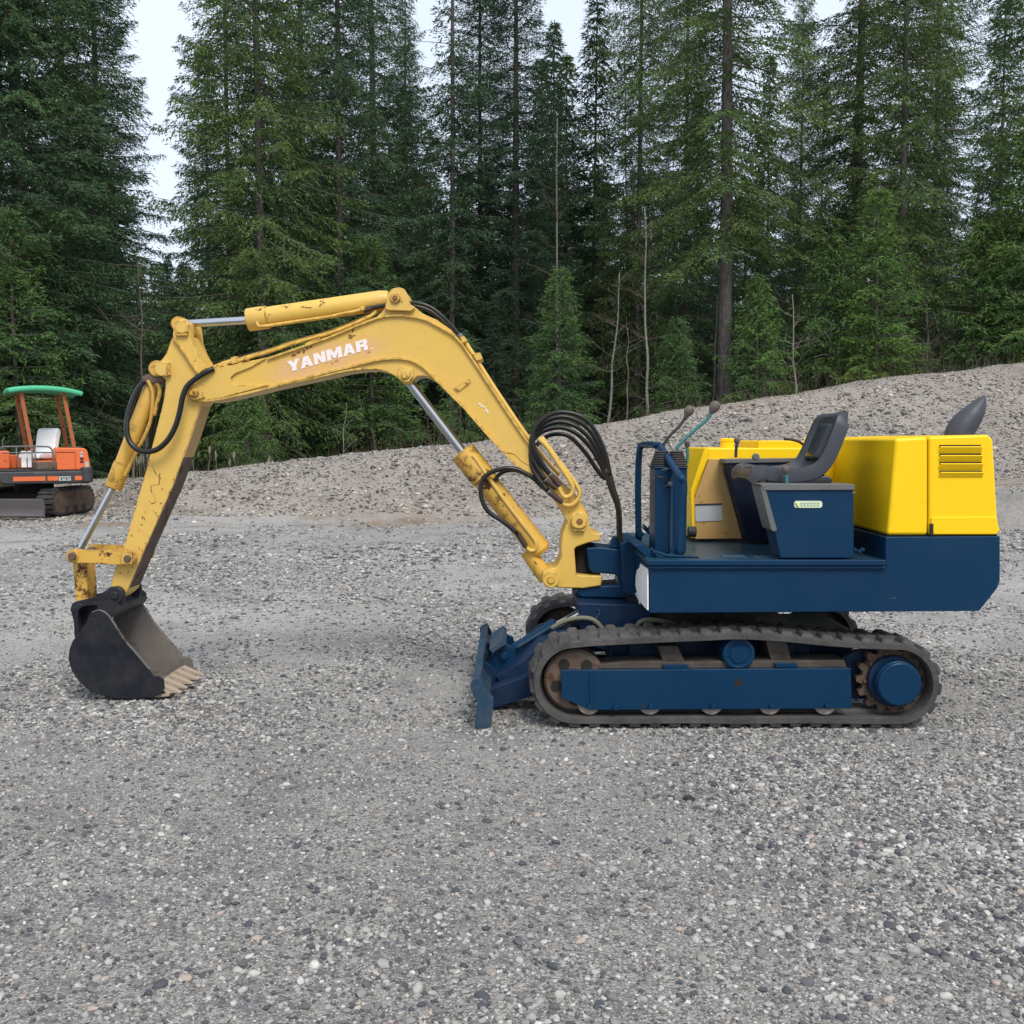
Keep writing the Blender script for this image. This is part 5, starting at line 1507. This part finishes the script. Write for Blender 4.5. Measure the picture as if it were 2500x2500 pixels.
# swing bracket and the lower end of the boom
poly_xz('swing_post', [(-.70, .50), (-.95, .50), (-1.0, .66), (-.98, .98), (-.86, 1.10), (-.74, 1.02), (-.70, .84)], -.20, .12, M['orange'], OE, .03)
poly_xz('boom', [(-.84, .92), (-.78, 1.04), (-1.10, 1.55), (-1.62, 2.05), (-2.3, 2.1), (-2.3, 1.88), (-1.72, 1.82), (-1.30, 1.42)], -.16, .04, M['orange'], OE, .02)
lathe('boom_pin', (-.86, -.22, 1.0), (0, 1, 0), [(0, .05), (.32, .05)], M['oldorange'], OE, 16)
lathe('boom_cylinder', (-1.0, -.06, .62), (-.32, 0, .75), [(0, .05), (.55, .05), (.56, .03), (.95, .03)], M['orange'], OE, 16)
tube('boom_hose', [(-.66, -.1, 1.15), (-.8, -.1, 1.42), (-1.0, -.1, 1.40), (-1.1, -.1, 1.5)], .02, M['hose'], OE)
tube('boom_hose', [(-.64, 0, 1.12), (-.74, 0, 1.34), (-.9, 0, 1.30), (-1.02, 0, 1.42)], .02, M['greytrim'], OE)
FX[0] = lambda v: v

# ================================================================== the spruce forest
def crown_and_limbs(seed, H, Rm, base, dens=1.0, droop=.50, top_thin=.9, gap=.12, twig_hang=.34, tuft=1.0, step=.28, bare=()):
    """numpy spruce: whorled drooping limbs, hanging side twigs, needle tufts as narrow triangles"""
    g = np.random.default_rng(seed)
    tri, tint = [], []
    lv, lf = [], []
    def add_prism(path, r0, r1):
        n = len(path)
        b = len(lv)
        for i, p in enumerate(path):
            r = r0 + (r1 - r0) * i / (n - 1)
            for k in range(3):
                a = 2.094 * k
                lv.append((p[0] + r * math.cos(a) * .6, p[1] + r * math.sin(a) * .6, p[2] + r * (1 if k == 0 else -.5)))
        for i in range(n - 1):
            for k in range(3):
                k2 = (k + 1) % 3
                lf.append([b + i * 3 + k, b + i * 3 + k2, b + i * 3 + 3 + k2, b + i * 3 + 3 + k])
    h = base
    lean = g.normal(0, .006, 2)
    bald = g.uniform(0, 6.28)
    while h < H * .995:
        f = (h - base) / (H - base)
        prof = (1 - f) ** .75 * (0.72 + .28 * min(1, f * 5)) 
        nb = int(g.integers(4, 7)) if f < .85 else 4
        a0 = g.uniform(0, 6.28)
        for k in range(nb):
            az = a0 + k * 6.283 / nb + g.normal(0, .25)
            L = Rm * prof * g.uniform(.62, 1.12) + .12
            if g.random() < gap * (1.6 if f < .3 else 1): L *= g.uniform(.3, .6)
            el = R(-22 + 62 * f) + g.normal(0, .10)
            inb = any(a_ < h / H < b_ for a_, b_ in bare)
            if inb:
                if g.random() < .45: continue
                L *= g.uniform(.25, .6)
            if g.random() < (.4 if inb else .09) and f < .8:
                # dead bare limb
                pts = []
                for s in np.linspace(0, 1, 5):
                    r = L * .9 * s
                    pts.append((math.cos(az) * r + lean[0] * h, math.sin(az) * r + lean[1] * h, h + r * math.sin(el) - .05 * s * s))
                add_prism(pts, .018, .006); continue
            ns = max(3, int(L / .085 * dens * (1 - .38 * f)))
            s = np.linspace(.10, 1, ns) + g.normal(0, .01, ns)
            def pos(s_):
                r = L * s_
                z = h + r * math.sin(el) - droop * L * .35 * s_ ** 2 + .28 * L * .5 * s_ ** 3.5
                rr = r * math.cos(el)
                return np.stack([np.cos(az) * rr + lean[0] * h, np.sin(az) * rr + lean[1] * h, z], -1)
            pl = pos(np.linspace(0, 1, 4))
            add_prism([tuple(q) for q in pl], .010 + .012 * L / max(Rm, .1), .004)
            c = pos(s)
            side = np.array([-math.sin(az), math.cos(az), 0]); fwd = np.array([math.cos(az), math.sin(az), 0])
            bt = g.uniform(0, .5)
            for sg in (-1, 1):
                lt = (.55 * L * (1 - s) ** .8 * .8 + .16) * g.uniform(.5, 1.2, ns)
                lt = np.minimum(lt, .75)
                d = sg * side * .75 + fwd * .55 + np.array([0, 0, -1]) * twig_hang * g.uniform(.3, 1.3, ns)[:, None]
                d = d / np.linalg.norm(d, axis=1)[:, None]
                nt_ = 9
                for q in range(nt_):
                    u = (q + g.random(ns)) / nt_
                    o = c + d * (lt * u)[:, None] + np.array([0, 0, -1]) * (lt * u * u * .30)[:, None] + g.normal(0, .02, (ns, 3))
                    dd = d + g.normal(0, .38, (ns, 3)) + np.array([0, 0, -.25 * twig_hang])
                    dd /= np.linalg.norm(dd, axis=1)[:, None]
                    w_ = np.cross(dd, g.normal(0, 1, (ns, 3))); w_ /= np.linalg.norm(w_, axis=1)[:, None] + 1e-6
                    ln = g.uniform(.07, .15, ns)[:, None] * tuft; wd = g.uniform(.011, .021, ns)[:, None] * tuft
                    tri.append(np.stack([o - w_ * wd, o + w_ * wd, o + dd * ln], 1))
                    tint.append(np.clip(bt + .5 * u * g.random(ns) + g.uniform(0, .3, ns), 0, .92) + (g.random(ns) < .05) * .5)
        h += step * g.uniform(.7, 1.3) * (1 - .35 * f)
    T = np.concatenate(tri).reshape(-1, 3); C = np.concatenate(tint)
    return T, C, lv, lf, lean

def tri_mesh(name, T, C, m):
    me = bpy.data.meshes.new(name)
    nv = len(T)
    me.vertices.add(nv); me.vertices.foreach_set('co', T.astype(np.float32).ravel())
    me.loops.add(nv); me.loops.foreach_set('vertex_index', np.arange(nv, dtype=np.int32))
    me.polygons.add(nv // 3); me.polygons.foreach_set('loop_start', np.arange(0, nv, 3, dtype=np.int32))
    a = me.attributes.new('tint', 'FLOAT', 'FACE'); a.data.foreach_set('value', C.astype(np.float32))
    me.update(); me.validate()
    me.materials.append(m)
    return me

def trunk_mesh(name, H, r0, r1, lv, lf, m, lean=(0, 0), seed=0, seg=10, wob=.03):
    g = np.random.default_rng(seed)
    vs, fs = [], []
    nr = 14
    ox = np.cumsum(g.normal(0, wob, nr)) * .4; oy = np.cumsum(g.normal(0, wob, nr)) * .4
    ox -= ox[0]; oy -= oy[0]
    for i in range(nr):
        f = i / (nr - 1); z = H * f - (.6 if i == 0 else 0)
        r = r0 + (r1 - r0) * f
        if i == 0: r *= 1.3
        for k in range(seg):
            a = 6.283 * k / seg
            rr = r * (1 + .06 * math.sin(3 * a + i))
            vs.append((lean[0] * z + ox[i] * .4 + rr * math.cos(a), lean[1] * z + oy[i] * .4 + rr * math.sin(a), z))
    for i in range(nr - 1):
        for k in range(seg):
            k2 = (k + 1) % seg
            fs.append([i * seg + k, i * seg + k2, (i + 1) * seg + k2, (i + 1) * seg + k])
    fs.append([(nr - 1) * seg + k for k in range(seg)])
    b = len(vs)
    vs += lv; fs += [[q + b for q in f] for f in lf]
    me = bpy.data.meshes.new(name); me.from_pydata(vs, [], fs)
    for pl in me.polygons: pl.use_smooth = True
    me.materials.append(m)
    return me

VAR = {}
def make_variant(key, m, seed, H, Rm, base, **kw):
    r0 = kw.pop('r0', .17); 
    T, C, lv, lf, lean = crown_and_limbs(seed, H, Rm, base, **kw)
    VAR[key] = (tri_mesh('crown', T, C, M[m]), trunk_mesh('trunk', H, r0, .015, lv, lf, M['bark'], lean, seed), H)

make_variant('tallA', 'spruce', 1, 22, 3.0, 1.0, dens=1.2, r0=.20, tuft=.95)
make_variant('tallB', 'spruce', 2, 23, 2.9, 1.2, dens=1.0, gap=.22, r0=.13, step=.27, tuft=.95)
make_variant('tallC', 'sprucemid', 3, 22, 3.3, 4.6, dens=1.0, gap=.25, r0=.19, bare=((.50, .57),), step=.26, droop=.75, tuft=1.02)
make_variant('tallD', 'sprucemid', 4, 21, 2.9, 1.2, dens=1.0, gap=.22, twig_hang=.55, step=.26, r0=.12, tuft=.98)
make_variant('thinE', 'spruce', 5, 20, 2.0, 3.0, dens=.85, gap=.35, r0=.10, step=.32, bare=((.56, .62),), tuft=1.1)
make_variant('backF', 'spruce', 6, 15, 2.3, .6, dens=.72, tuft=1.4, step=.34, r0=.09, gap=.25)
make_variant('backG', 'sprucemid', 7, 15, 2.3, .8, dens=.72, tuft=1.4, step=.34, r0=.09, gap=.25)
make_variant('denseB', 'spruce', 16, 15, 2.2, .4, dens=.75, tuft=1.3, step=.32, r0=.12, gap=.1)
make_variant('young', 'spruceyoung', 8, 5, 1.35, .15, dens=1.1, step=.16, tuft=.8, r0=.06, twig_hang=.2, gap=.05)
make_variant('youngB', 'spruceyoung', 9, 4, 1.5, .1, dens=1.1, step=.17, tuft=.85, r0=.05, twig_hang=.5, gap=.15)

def ground_at(x, y):
    if y < 25.8: return float(hz(np.array([x]), np.array([y]))[0])
    return float(hz(np.array([x]), np.array([y]))[0])

def plant(key, px, Y, H, label, cat='spruce tree', name='spruce_tree', group=None, rs=None, wide=1.0):
    x = (px - 966) / 1932 * Y
    z = ground_at(x, Y)
    crown, trunk, H0 = VAR[key]
    s = H / H0
    t = thing(name, label, cat, (x, Y, z), group)
    t.scale = (s * wide, s * wide, s)
    t.rotation_euler = (0, 0, random.uniform(0, 6.28) if rs is None else rs)
    for nm, me in (('trunk', trunk), ('crown', crown)):
        c = bpy.data.objects.new(nm, me); COL.objects.link(c); c.parent = t
    return t

FRONT = [
    ('tallA', -40, 23.5, 22, 'dark spruce cut by the left edge of the photo above the green canopy'),
    ('tallA', 55, 24.5, 24, 'dense dark spruce rising straight behind the orange excavator'),
    ('tallB', 140, 27, 25, 'dark spruce just right of the green canopy, left of the open sky gap'),
    ('tallA', 196, 30, 20, 'spruce forming the left side of the tall sky gap'),
    ('tallB', 440, 34, 24, 'spruce forming the right side of the tall sky gap, above the stick top'),
    ('tallD', 500, 27, 25, 'spruce with a pale trunk showing above the chromed rod of the stick cylinder'),
    ('backF', 322, 37, 8.5, 'short spruce closing the lower end of the tall sky gap'),
    ('tallA', 575, 34, 24, 'dark spruce above the middle of the stick cylinder'),
    ('tallB', 645, 30, 25, 'dense spruce left of the hump of the boom'),
    ('tallA', 712, 36, 24, 'spruce standing straight behind the hump of the boom'),
    ('tallB', 768, 42, 21, 'thin sparse spruce just right of the boom hump'),
    ('thinE', 852, 33, 24, 'thin spruce with a nearly black trunk left of the picture centre'),
    ('tallB', 905, 37, 23, 'dark spruce right of the nearly black trunk'),
    ('tallA', 972, 35, 22, 'dense dark spruce at the centre of the photo'),
    ('backF', 1035, 40, 16.5, 'sparse browning spruce left of the pointed small spruce top'),
    ('backF', 1112, 40, 18, 'narrow spruce whose pointed top shows against the sky right of centre'),
    ('tallD', 1200, 36, 23, 'olive spruce right of the pointed top, above the main hoses'),
    ('tallB', 1290, 39, 23, 'spruce left of the broad trunk behind the control levers'),
    ('tallC', 1366, 28.0, 26, 'big olive spruce with a broad bare grey trunk behind the control levers'),
    ('backG', 1440, 43, 15, 'shorter olive spruce right of the broad bare trunk'),
    ('tallD', 1500, 40, 17, 'olive spruce above the seat with its top just inside the photo'),
    ('tallC', 1602, 34, 26, 'spruce with a dark trunk bare near the top edge, above the engine hood'),
    ('tallD', 1690, 30, 24, 'tall light green spruce above the hood door'),
    ('tallB', 1750, 36, 24, 'greyish spruce behind the exhaust pipe'),
    ('backF', 1872, 41, 18.5, 'narrow spruce with a pointed top at the upper right corner'),
    ('tallD', 1945, 29, 19, 'spruce cut by the right edge of the photo'),
    ('tallC', 2050, 33, 24, 'spruce standing just outside the right edge of the yard view'),
]
for key, px, Y, H, lab in FRONT:
    if px > 2000: lab = 'spruce beyond the right edge with limbs reaching into the photo'
    plant(key, px, Y, H, lab, group='tall spruces along the forest edge', wide=1.0 if px < 200 else .92)
YOUNG = [
    ('young', 1052, 24.0, 4.6, 'fresh green young spruce on the bank top behind the main hoses'),
    ('young', 705, 29, 7.0, 'young spruce with a rounded light top behind the boom cylinder side of the boom'),
    ('youngB', 1425, 27.0, 4.0, 'bushy light green young spruce right of the broad bare trunk'),
    ('youngB', 1275, 26.5, 3.3, 'low olive young spruce left of the broad bare trunk'),
    ('youngB', 1560, 28, 5.0, 'pale green young spruce above the seat'),
    ('young', 1650, 27.5, 6.0, 'bright green young spruce above the front part of the hood'),
    ('youngB', 1840, 28.5, 5.0, 'young spruce above the exhaust pipe'),
    ('young', 1930, 28, 7.5, 'yellowish young spruce at the right edge of the photo'),
    ('youngB', 870, 25, 3.4, 'dark young spruce under the boom beside the chromed boom rod'),
    ('youngB', 470, 24, 3.0, 'low young spruce right of the stick'),
    ('young', 40, 22.5, 6.0, 'dark young spruce right behind the green canopy'),
]
for key, px, Y, H, lab in YOUNG:
    plant(key, px, Y, H, lab, 'young spruce', 'young_spruce', 'young spruces at the forest edge')
rf = random.Random(42)
def landmark(px):
    for lim, nm in ((175, 'the orange excavator'), (300, 'the bucket cylinder'), (450, 'the top of the stick'), (560, 'the chromed stick rod'), (720, 'the stick cylinder'), (830, 'the hump of the boom'),
                    (960, 'the bend of the boom'), (1100, 'the sloping part of the boom'), (1200, 'the loop of main hoses'), (1330, 'the guard rail'), (1430, 'the control levers'), (1560, 'the yellow side tank'), (1690, 'the seat'), (1800, 'the engine hood'), (1890, 'the exhaust pipe')):
        if px < lim: return nm
    return 'the hood door edge'
ORD = {}
def ordinal(key):
    ORD[key] = ORD.get(key, 0) + 1
    return ('first', 'second', 'third', 'fourth', 'fifth', 'sixth', 'seventh', 'eighth')[ORD[key] - 1]
def row(p0, p1, dp0, dp1, Y0, Y1, t0, t1, keys, what, group, wide=1.0):
    px = p0
    while px < p1:
        Y = rf.uniform(Y0, Y1)
        top = rf.uniform(t0, t1)
        if 235 < px < 370: top = max(top, 500)
        if 1110 < px < 1190 or 1390 < px < 1500 or 1790 < px < 1860: top = max(top, 330)
        H = 1.4 + (830 - top) / 1932 * Y - ground_at((px - 966) / 1932 * Y, Y)
        lm = 'past the left photo edge' if px < 0 else 'past the right photo edge' if px > 1932 else 'above ' + landmark(px)
        plant(rf.choice(keys), px, Y, max(2.2, H), '%s, %s from left of those %s' % (what, ordinal((what, lm)), lm), group=group, wide=wide)
        px += rf.uniform(dp0, dp1)
row(-120, 2080, 44, 66, 43, 50, 90, 380, ['backF', 'backG', 'backF', 'backG', 'thinE'], 'second row spruce', 'second row of spruces')
row(-150, 2120, 38, 52, 54, 64, 300, 470, ['denseB', 'denseB', 'backG'], 'dim far spruce', 'back row of spruces', 1.6)
row(-120, 2060, 52, 80, 32, 41, 470, 660, ['denseB', 'backG', 'backF'], 'low shaded spruce', 'understorey spruces', 1.3)

# bare thin stems with twigs
def bare_tree(px0, px1, Y, ytop, ybase_off, r, m, label, name='birch_tree', cat='birch', twigs=26, seed=0):
    r *= .8
    g = random.Random(seed)
    x0 = (px0 - 966) / 1932 * Y; x1 = (px1 - 966) / 1932 * Y
    z0 = ground_at(x0, Y)
    H = 1.4 + (830 - ytop) / 1932 * Y - z0
    t = thing(name, label, cat, (x0, Y, z0), 'thin bare stems at the forest edge')
    FX[0] = lambda v: v + Vector((x0, Y, z0))
    path = []
    for i in range(9):
        f = i / 8
        path.append(Vector(((x1 - x0) * f + g.uniform(-.035, .035) * (f > 0), g.uniform(-.03, .03), H * f - (.2 if i == 0 else 0))))
    pth = catmull(path, 3)
    vs, fs = tube_geo(pth, [r * (1 - .75 * i / len(pth)) for i in range(len(pth))], 7)
    mesh_obj('trunk', vs, fs, M[m], t, smooth=True)
    lv, lf = [], []
    def twig(p, d, L, r_, depth):
        q = [p]
        for k in range(3):
            d = (d + Vector((g.uniform(-.2, .2), g.uniform(-.2, .2), g.uniform(-.1, .2)))).normalized()
            q.append(q[-1] + d * L / 3)
        v_, f_ = tube_geo(q, [r_ * (1 - .25 * k) for k in range(4)], 3)
        b = len(lv); lv.extend(v_); lf.extend([[a + b for a in f] for f in f_])
        if depth > 0:
            for _ in range(4):
                k = g.randint(1, 3)
                dd = (d + Vector((g.uniform(-.9, .9), g.uniform(-.9, .9), g.uniform(-.3, .6)))).normalized()
                twig(q[k], dd, L * g.uniform(.35, .6), r_ * .55, depth - 1)
    for i in range(twigs):
        f = g.uniform(.12, .98)
        p = pth[int(f * (len(pth) - 1))]
        a = g.uniform(0, 6.28)
        twig(p, Vector((math.cos(a), math.sin(a), g.uniform(.1, .8))).normalized(), g.uniform(.5, 1.3) * (1.1 - .6 * f), r * .22, 1)
    mesh_obj('crown', lv, lf, M['twig' if m != 'deadwood' else 'deadwood'], t)
    FX[0] = lambda v: v
STEMS = [
    (278, 272, 23.5, 500, .04, 'twig', 'thin grey bare stem left of the stick top', 'bare_sapling', 'bare tree', 34),
    (1052, 1050, 33, 240, .075, 'birch', 'pale birch stem standing behind the young green spruce', 'birch_tree', 'birch', 30),
    (1143, 1168, 27, 520, .055, 'birch', 'leaning bare birch left of the main hoses', 'birch_tree', 'birch', 26),
    (1183, 1182, 28, 620, .035, 'deadwood', 'thin bare stem beside the leaning birch', 'bare_sapling', 'bare tree', 14),
    (1222, 1212, 26.5, 400, .06, 'birch', 'tall slender birch with pale trunk left of the guard rail', 'birch_tree', 'birch', 30),
    (1345, 1349, 28.5, 560, .055, 'birch', 'pale birch stem touching the left of the broad bare trunk', 'birch_tree', 'birch', 12),
    (1500, 1488, 27, 560, .05, 'deadwood', 'thin grey stem behind the backrest of the seat', 'bare_sapling', 'bare tree', 20),
    (1185, 1170, 41, 15, .05, 'twig', 'very thin leafless stem against the sky right of the pointed spruce', 'bare_sapling', 'bare tree', 34),
    (865, 835, 25.5, 690, .04, 'deadwood', 'leaning bare twiggy stem beside the chromed boom rod', 'bare_sapling', 'bare tree', 22),
    (640, 655, 24, 760, .022, 'deadwood', 'small bare sapling on the bank under the boom', 'bare_sapling', 'bare tree', 10),
    (1455, 1450, 29, 690, .03, 'deadwood', 'slim bare stem just left of the backrest', 'bare_sapling', 'bare tree', 14),
    (1560, 1565, 30, 700, .03, 'deadwood', 'slim bare stem just right of the backrest', 'bare_sapling', 'bare tree', 14),
    (1745, 1740, 29, 560, .06, 'deadwood', 'dead spruce pole with short bare limbs above the hood door', 'bare_sapling', 'bare tree', 60),
    (1905, 1903, 29, 560, .05, 'deadwood', 'grey bare pole near the right edge above the exhaust', 'bare_sapling', 'bare tree', 30),
]
for i, (a, b, Y, yt, r, m, lab, nm, cat, tw) in enumerate(STEMS):
    bare_tree(a, b, Y, yt, 0, r, m, lab, nm, cat, tw, seed=100 + i)
# broken grey stump and dry stalks at the crest on the left
def stump():
    Y = 22.0; x = (500 - 966) / 1932 * Y; z = ground_at(x, Y)
    t = thing('tree_stump', 'broken weathered stump on the bank edge right of the stick', 'stump', (x, Y, z))
    FX[0] = lambda v: v + Vector((x, Y, z))
    g = random.Random(3)
    vs, fs = tube_geo([Vector((0, 0, -.2)), Vector((.02, 0, .2)), Vector((.04, 0, .45)), Vector((.08, 0, .62)), Vector((.10, 0, .78))], [.13, .10, .085, .05, .012], 9)
    vs = [v + Vector((g.uniform(-.015, .015), g.uniform(-.015, .015), g.uniform(-.03, .03))) for v in vs]
    mesh_obj('stump_wood', vs, fs, M['deadwood'], t)
    FX[0] = lambda v: v
stump()
def stalks():
    g = random.Random(8)
    vs, fs = [], []
    for cx, n in ((190, 5), (225, 4), (250, 3), (385, 3), (438, 3), (345, 2), (300, 3)):
        for _ in range(n):
            Y = g.uniform(19.5, 21.2); x = (cx + g.uniform(-9, 9) - 966) / 1932 * Y
            zc_ = float(crest_z(np.array([x]))[0]); Y = float(toe_y(np.array([x]))[0]) + 1.73 * zc_ + g.uniform(.1, 1.0)
            z = ground_at(x, Y) - .05
            h = g.uniform(.35, .85)
            ln = Vector((g.uniform(-.1, .1), g.uniform(-.1, .1), 0))
            v, f = tube_geo([Vector((x, Y, z)), Vector((x, Y, z + h * .6)) + ln * .4, Vector((x, Y, z + h)) + ln], [.006, .005, .004], 4)
            b = len(vs); vs += v; fs += [[q + b for q in ff] for ff in f]
            top = Vector((x, Y, z + h * .70)) + ln * .5
            v, f = tube_geo([top, top + Vector((0, 0, h * .12)), top + Vector((0, 0, h * .24)), top + Vector((0, 0, h * .34))], [.008, .028, .022, .004], 5)
            v = [q + Vector((g.uniform(-.008, .008), g.uniform(-.008, .008), g.uniform(-.015, .015))) for q in v]
            b = len(vs); vs += v; fs += [[q + b for q in ff] for ff in f]
    o = mesh_obj('dry_stalks', vs, fs, M['straw'], None, label='dry pale flower stalks along the foot of the forest on the left')
    o['kind'] = 'stuff'; o['category'] = 'dry stalks'
stalks()
def brush():
    """bare twiggy brush and dead needles low down between the trunks"""
    g = np.random.default_rng(77)
    N = 15000
    x = g.uniform(-17, 20, N); d = g.uniform(.7, 12, N)
    zc_ = crest_z(x); y = toe_y(x) + 1.73 * zc_ + d
    z = hz(x, y)
    h = g.uniform(.15, 1.0, N) * np.clip(.3 + vnoise(x, y, .5, 4) * 1.2, .2, 1.4)
    o = np.stack([x, y, z - .05], 1)
    tp = o + np.stack([g.normal(0, .22, N), g.normal(0, .22, N), h], 1)
    w_ = np.stack([g.uniform(.004, .016, N), g.normal(0, .005, N), np.zeros(N)], 1)
    T = np.stack([o - w_, o + w_, tp], 1).reshape(-1, 3)
    me = tri_mesh('undergrowth', T, g.random(N) * .9, M['brushmat'])
    ob = bpy.data.objects.new('undergrowth', me); link(ob, None, (0, 0, 0))
    ob['kind'] = 'stuff'; ob['label'] = 'dark dry brush and twigs on the forest floor'; ob['category'] = 'undergrowth'
M['brushmat'] = foliage_mat('dry_brush', (0.045, 0.034, 0.024), (0.09, 0.075, 0.045))
brush()
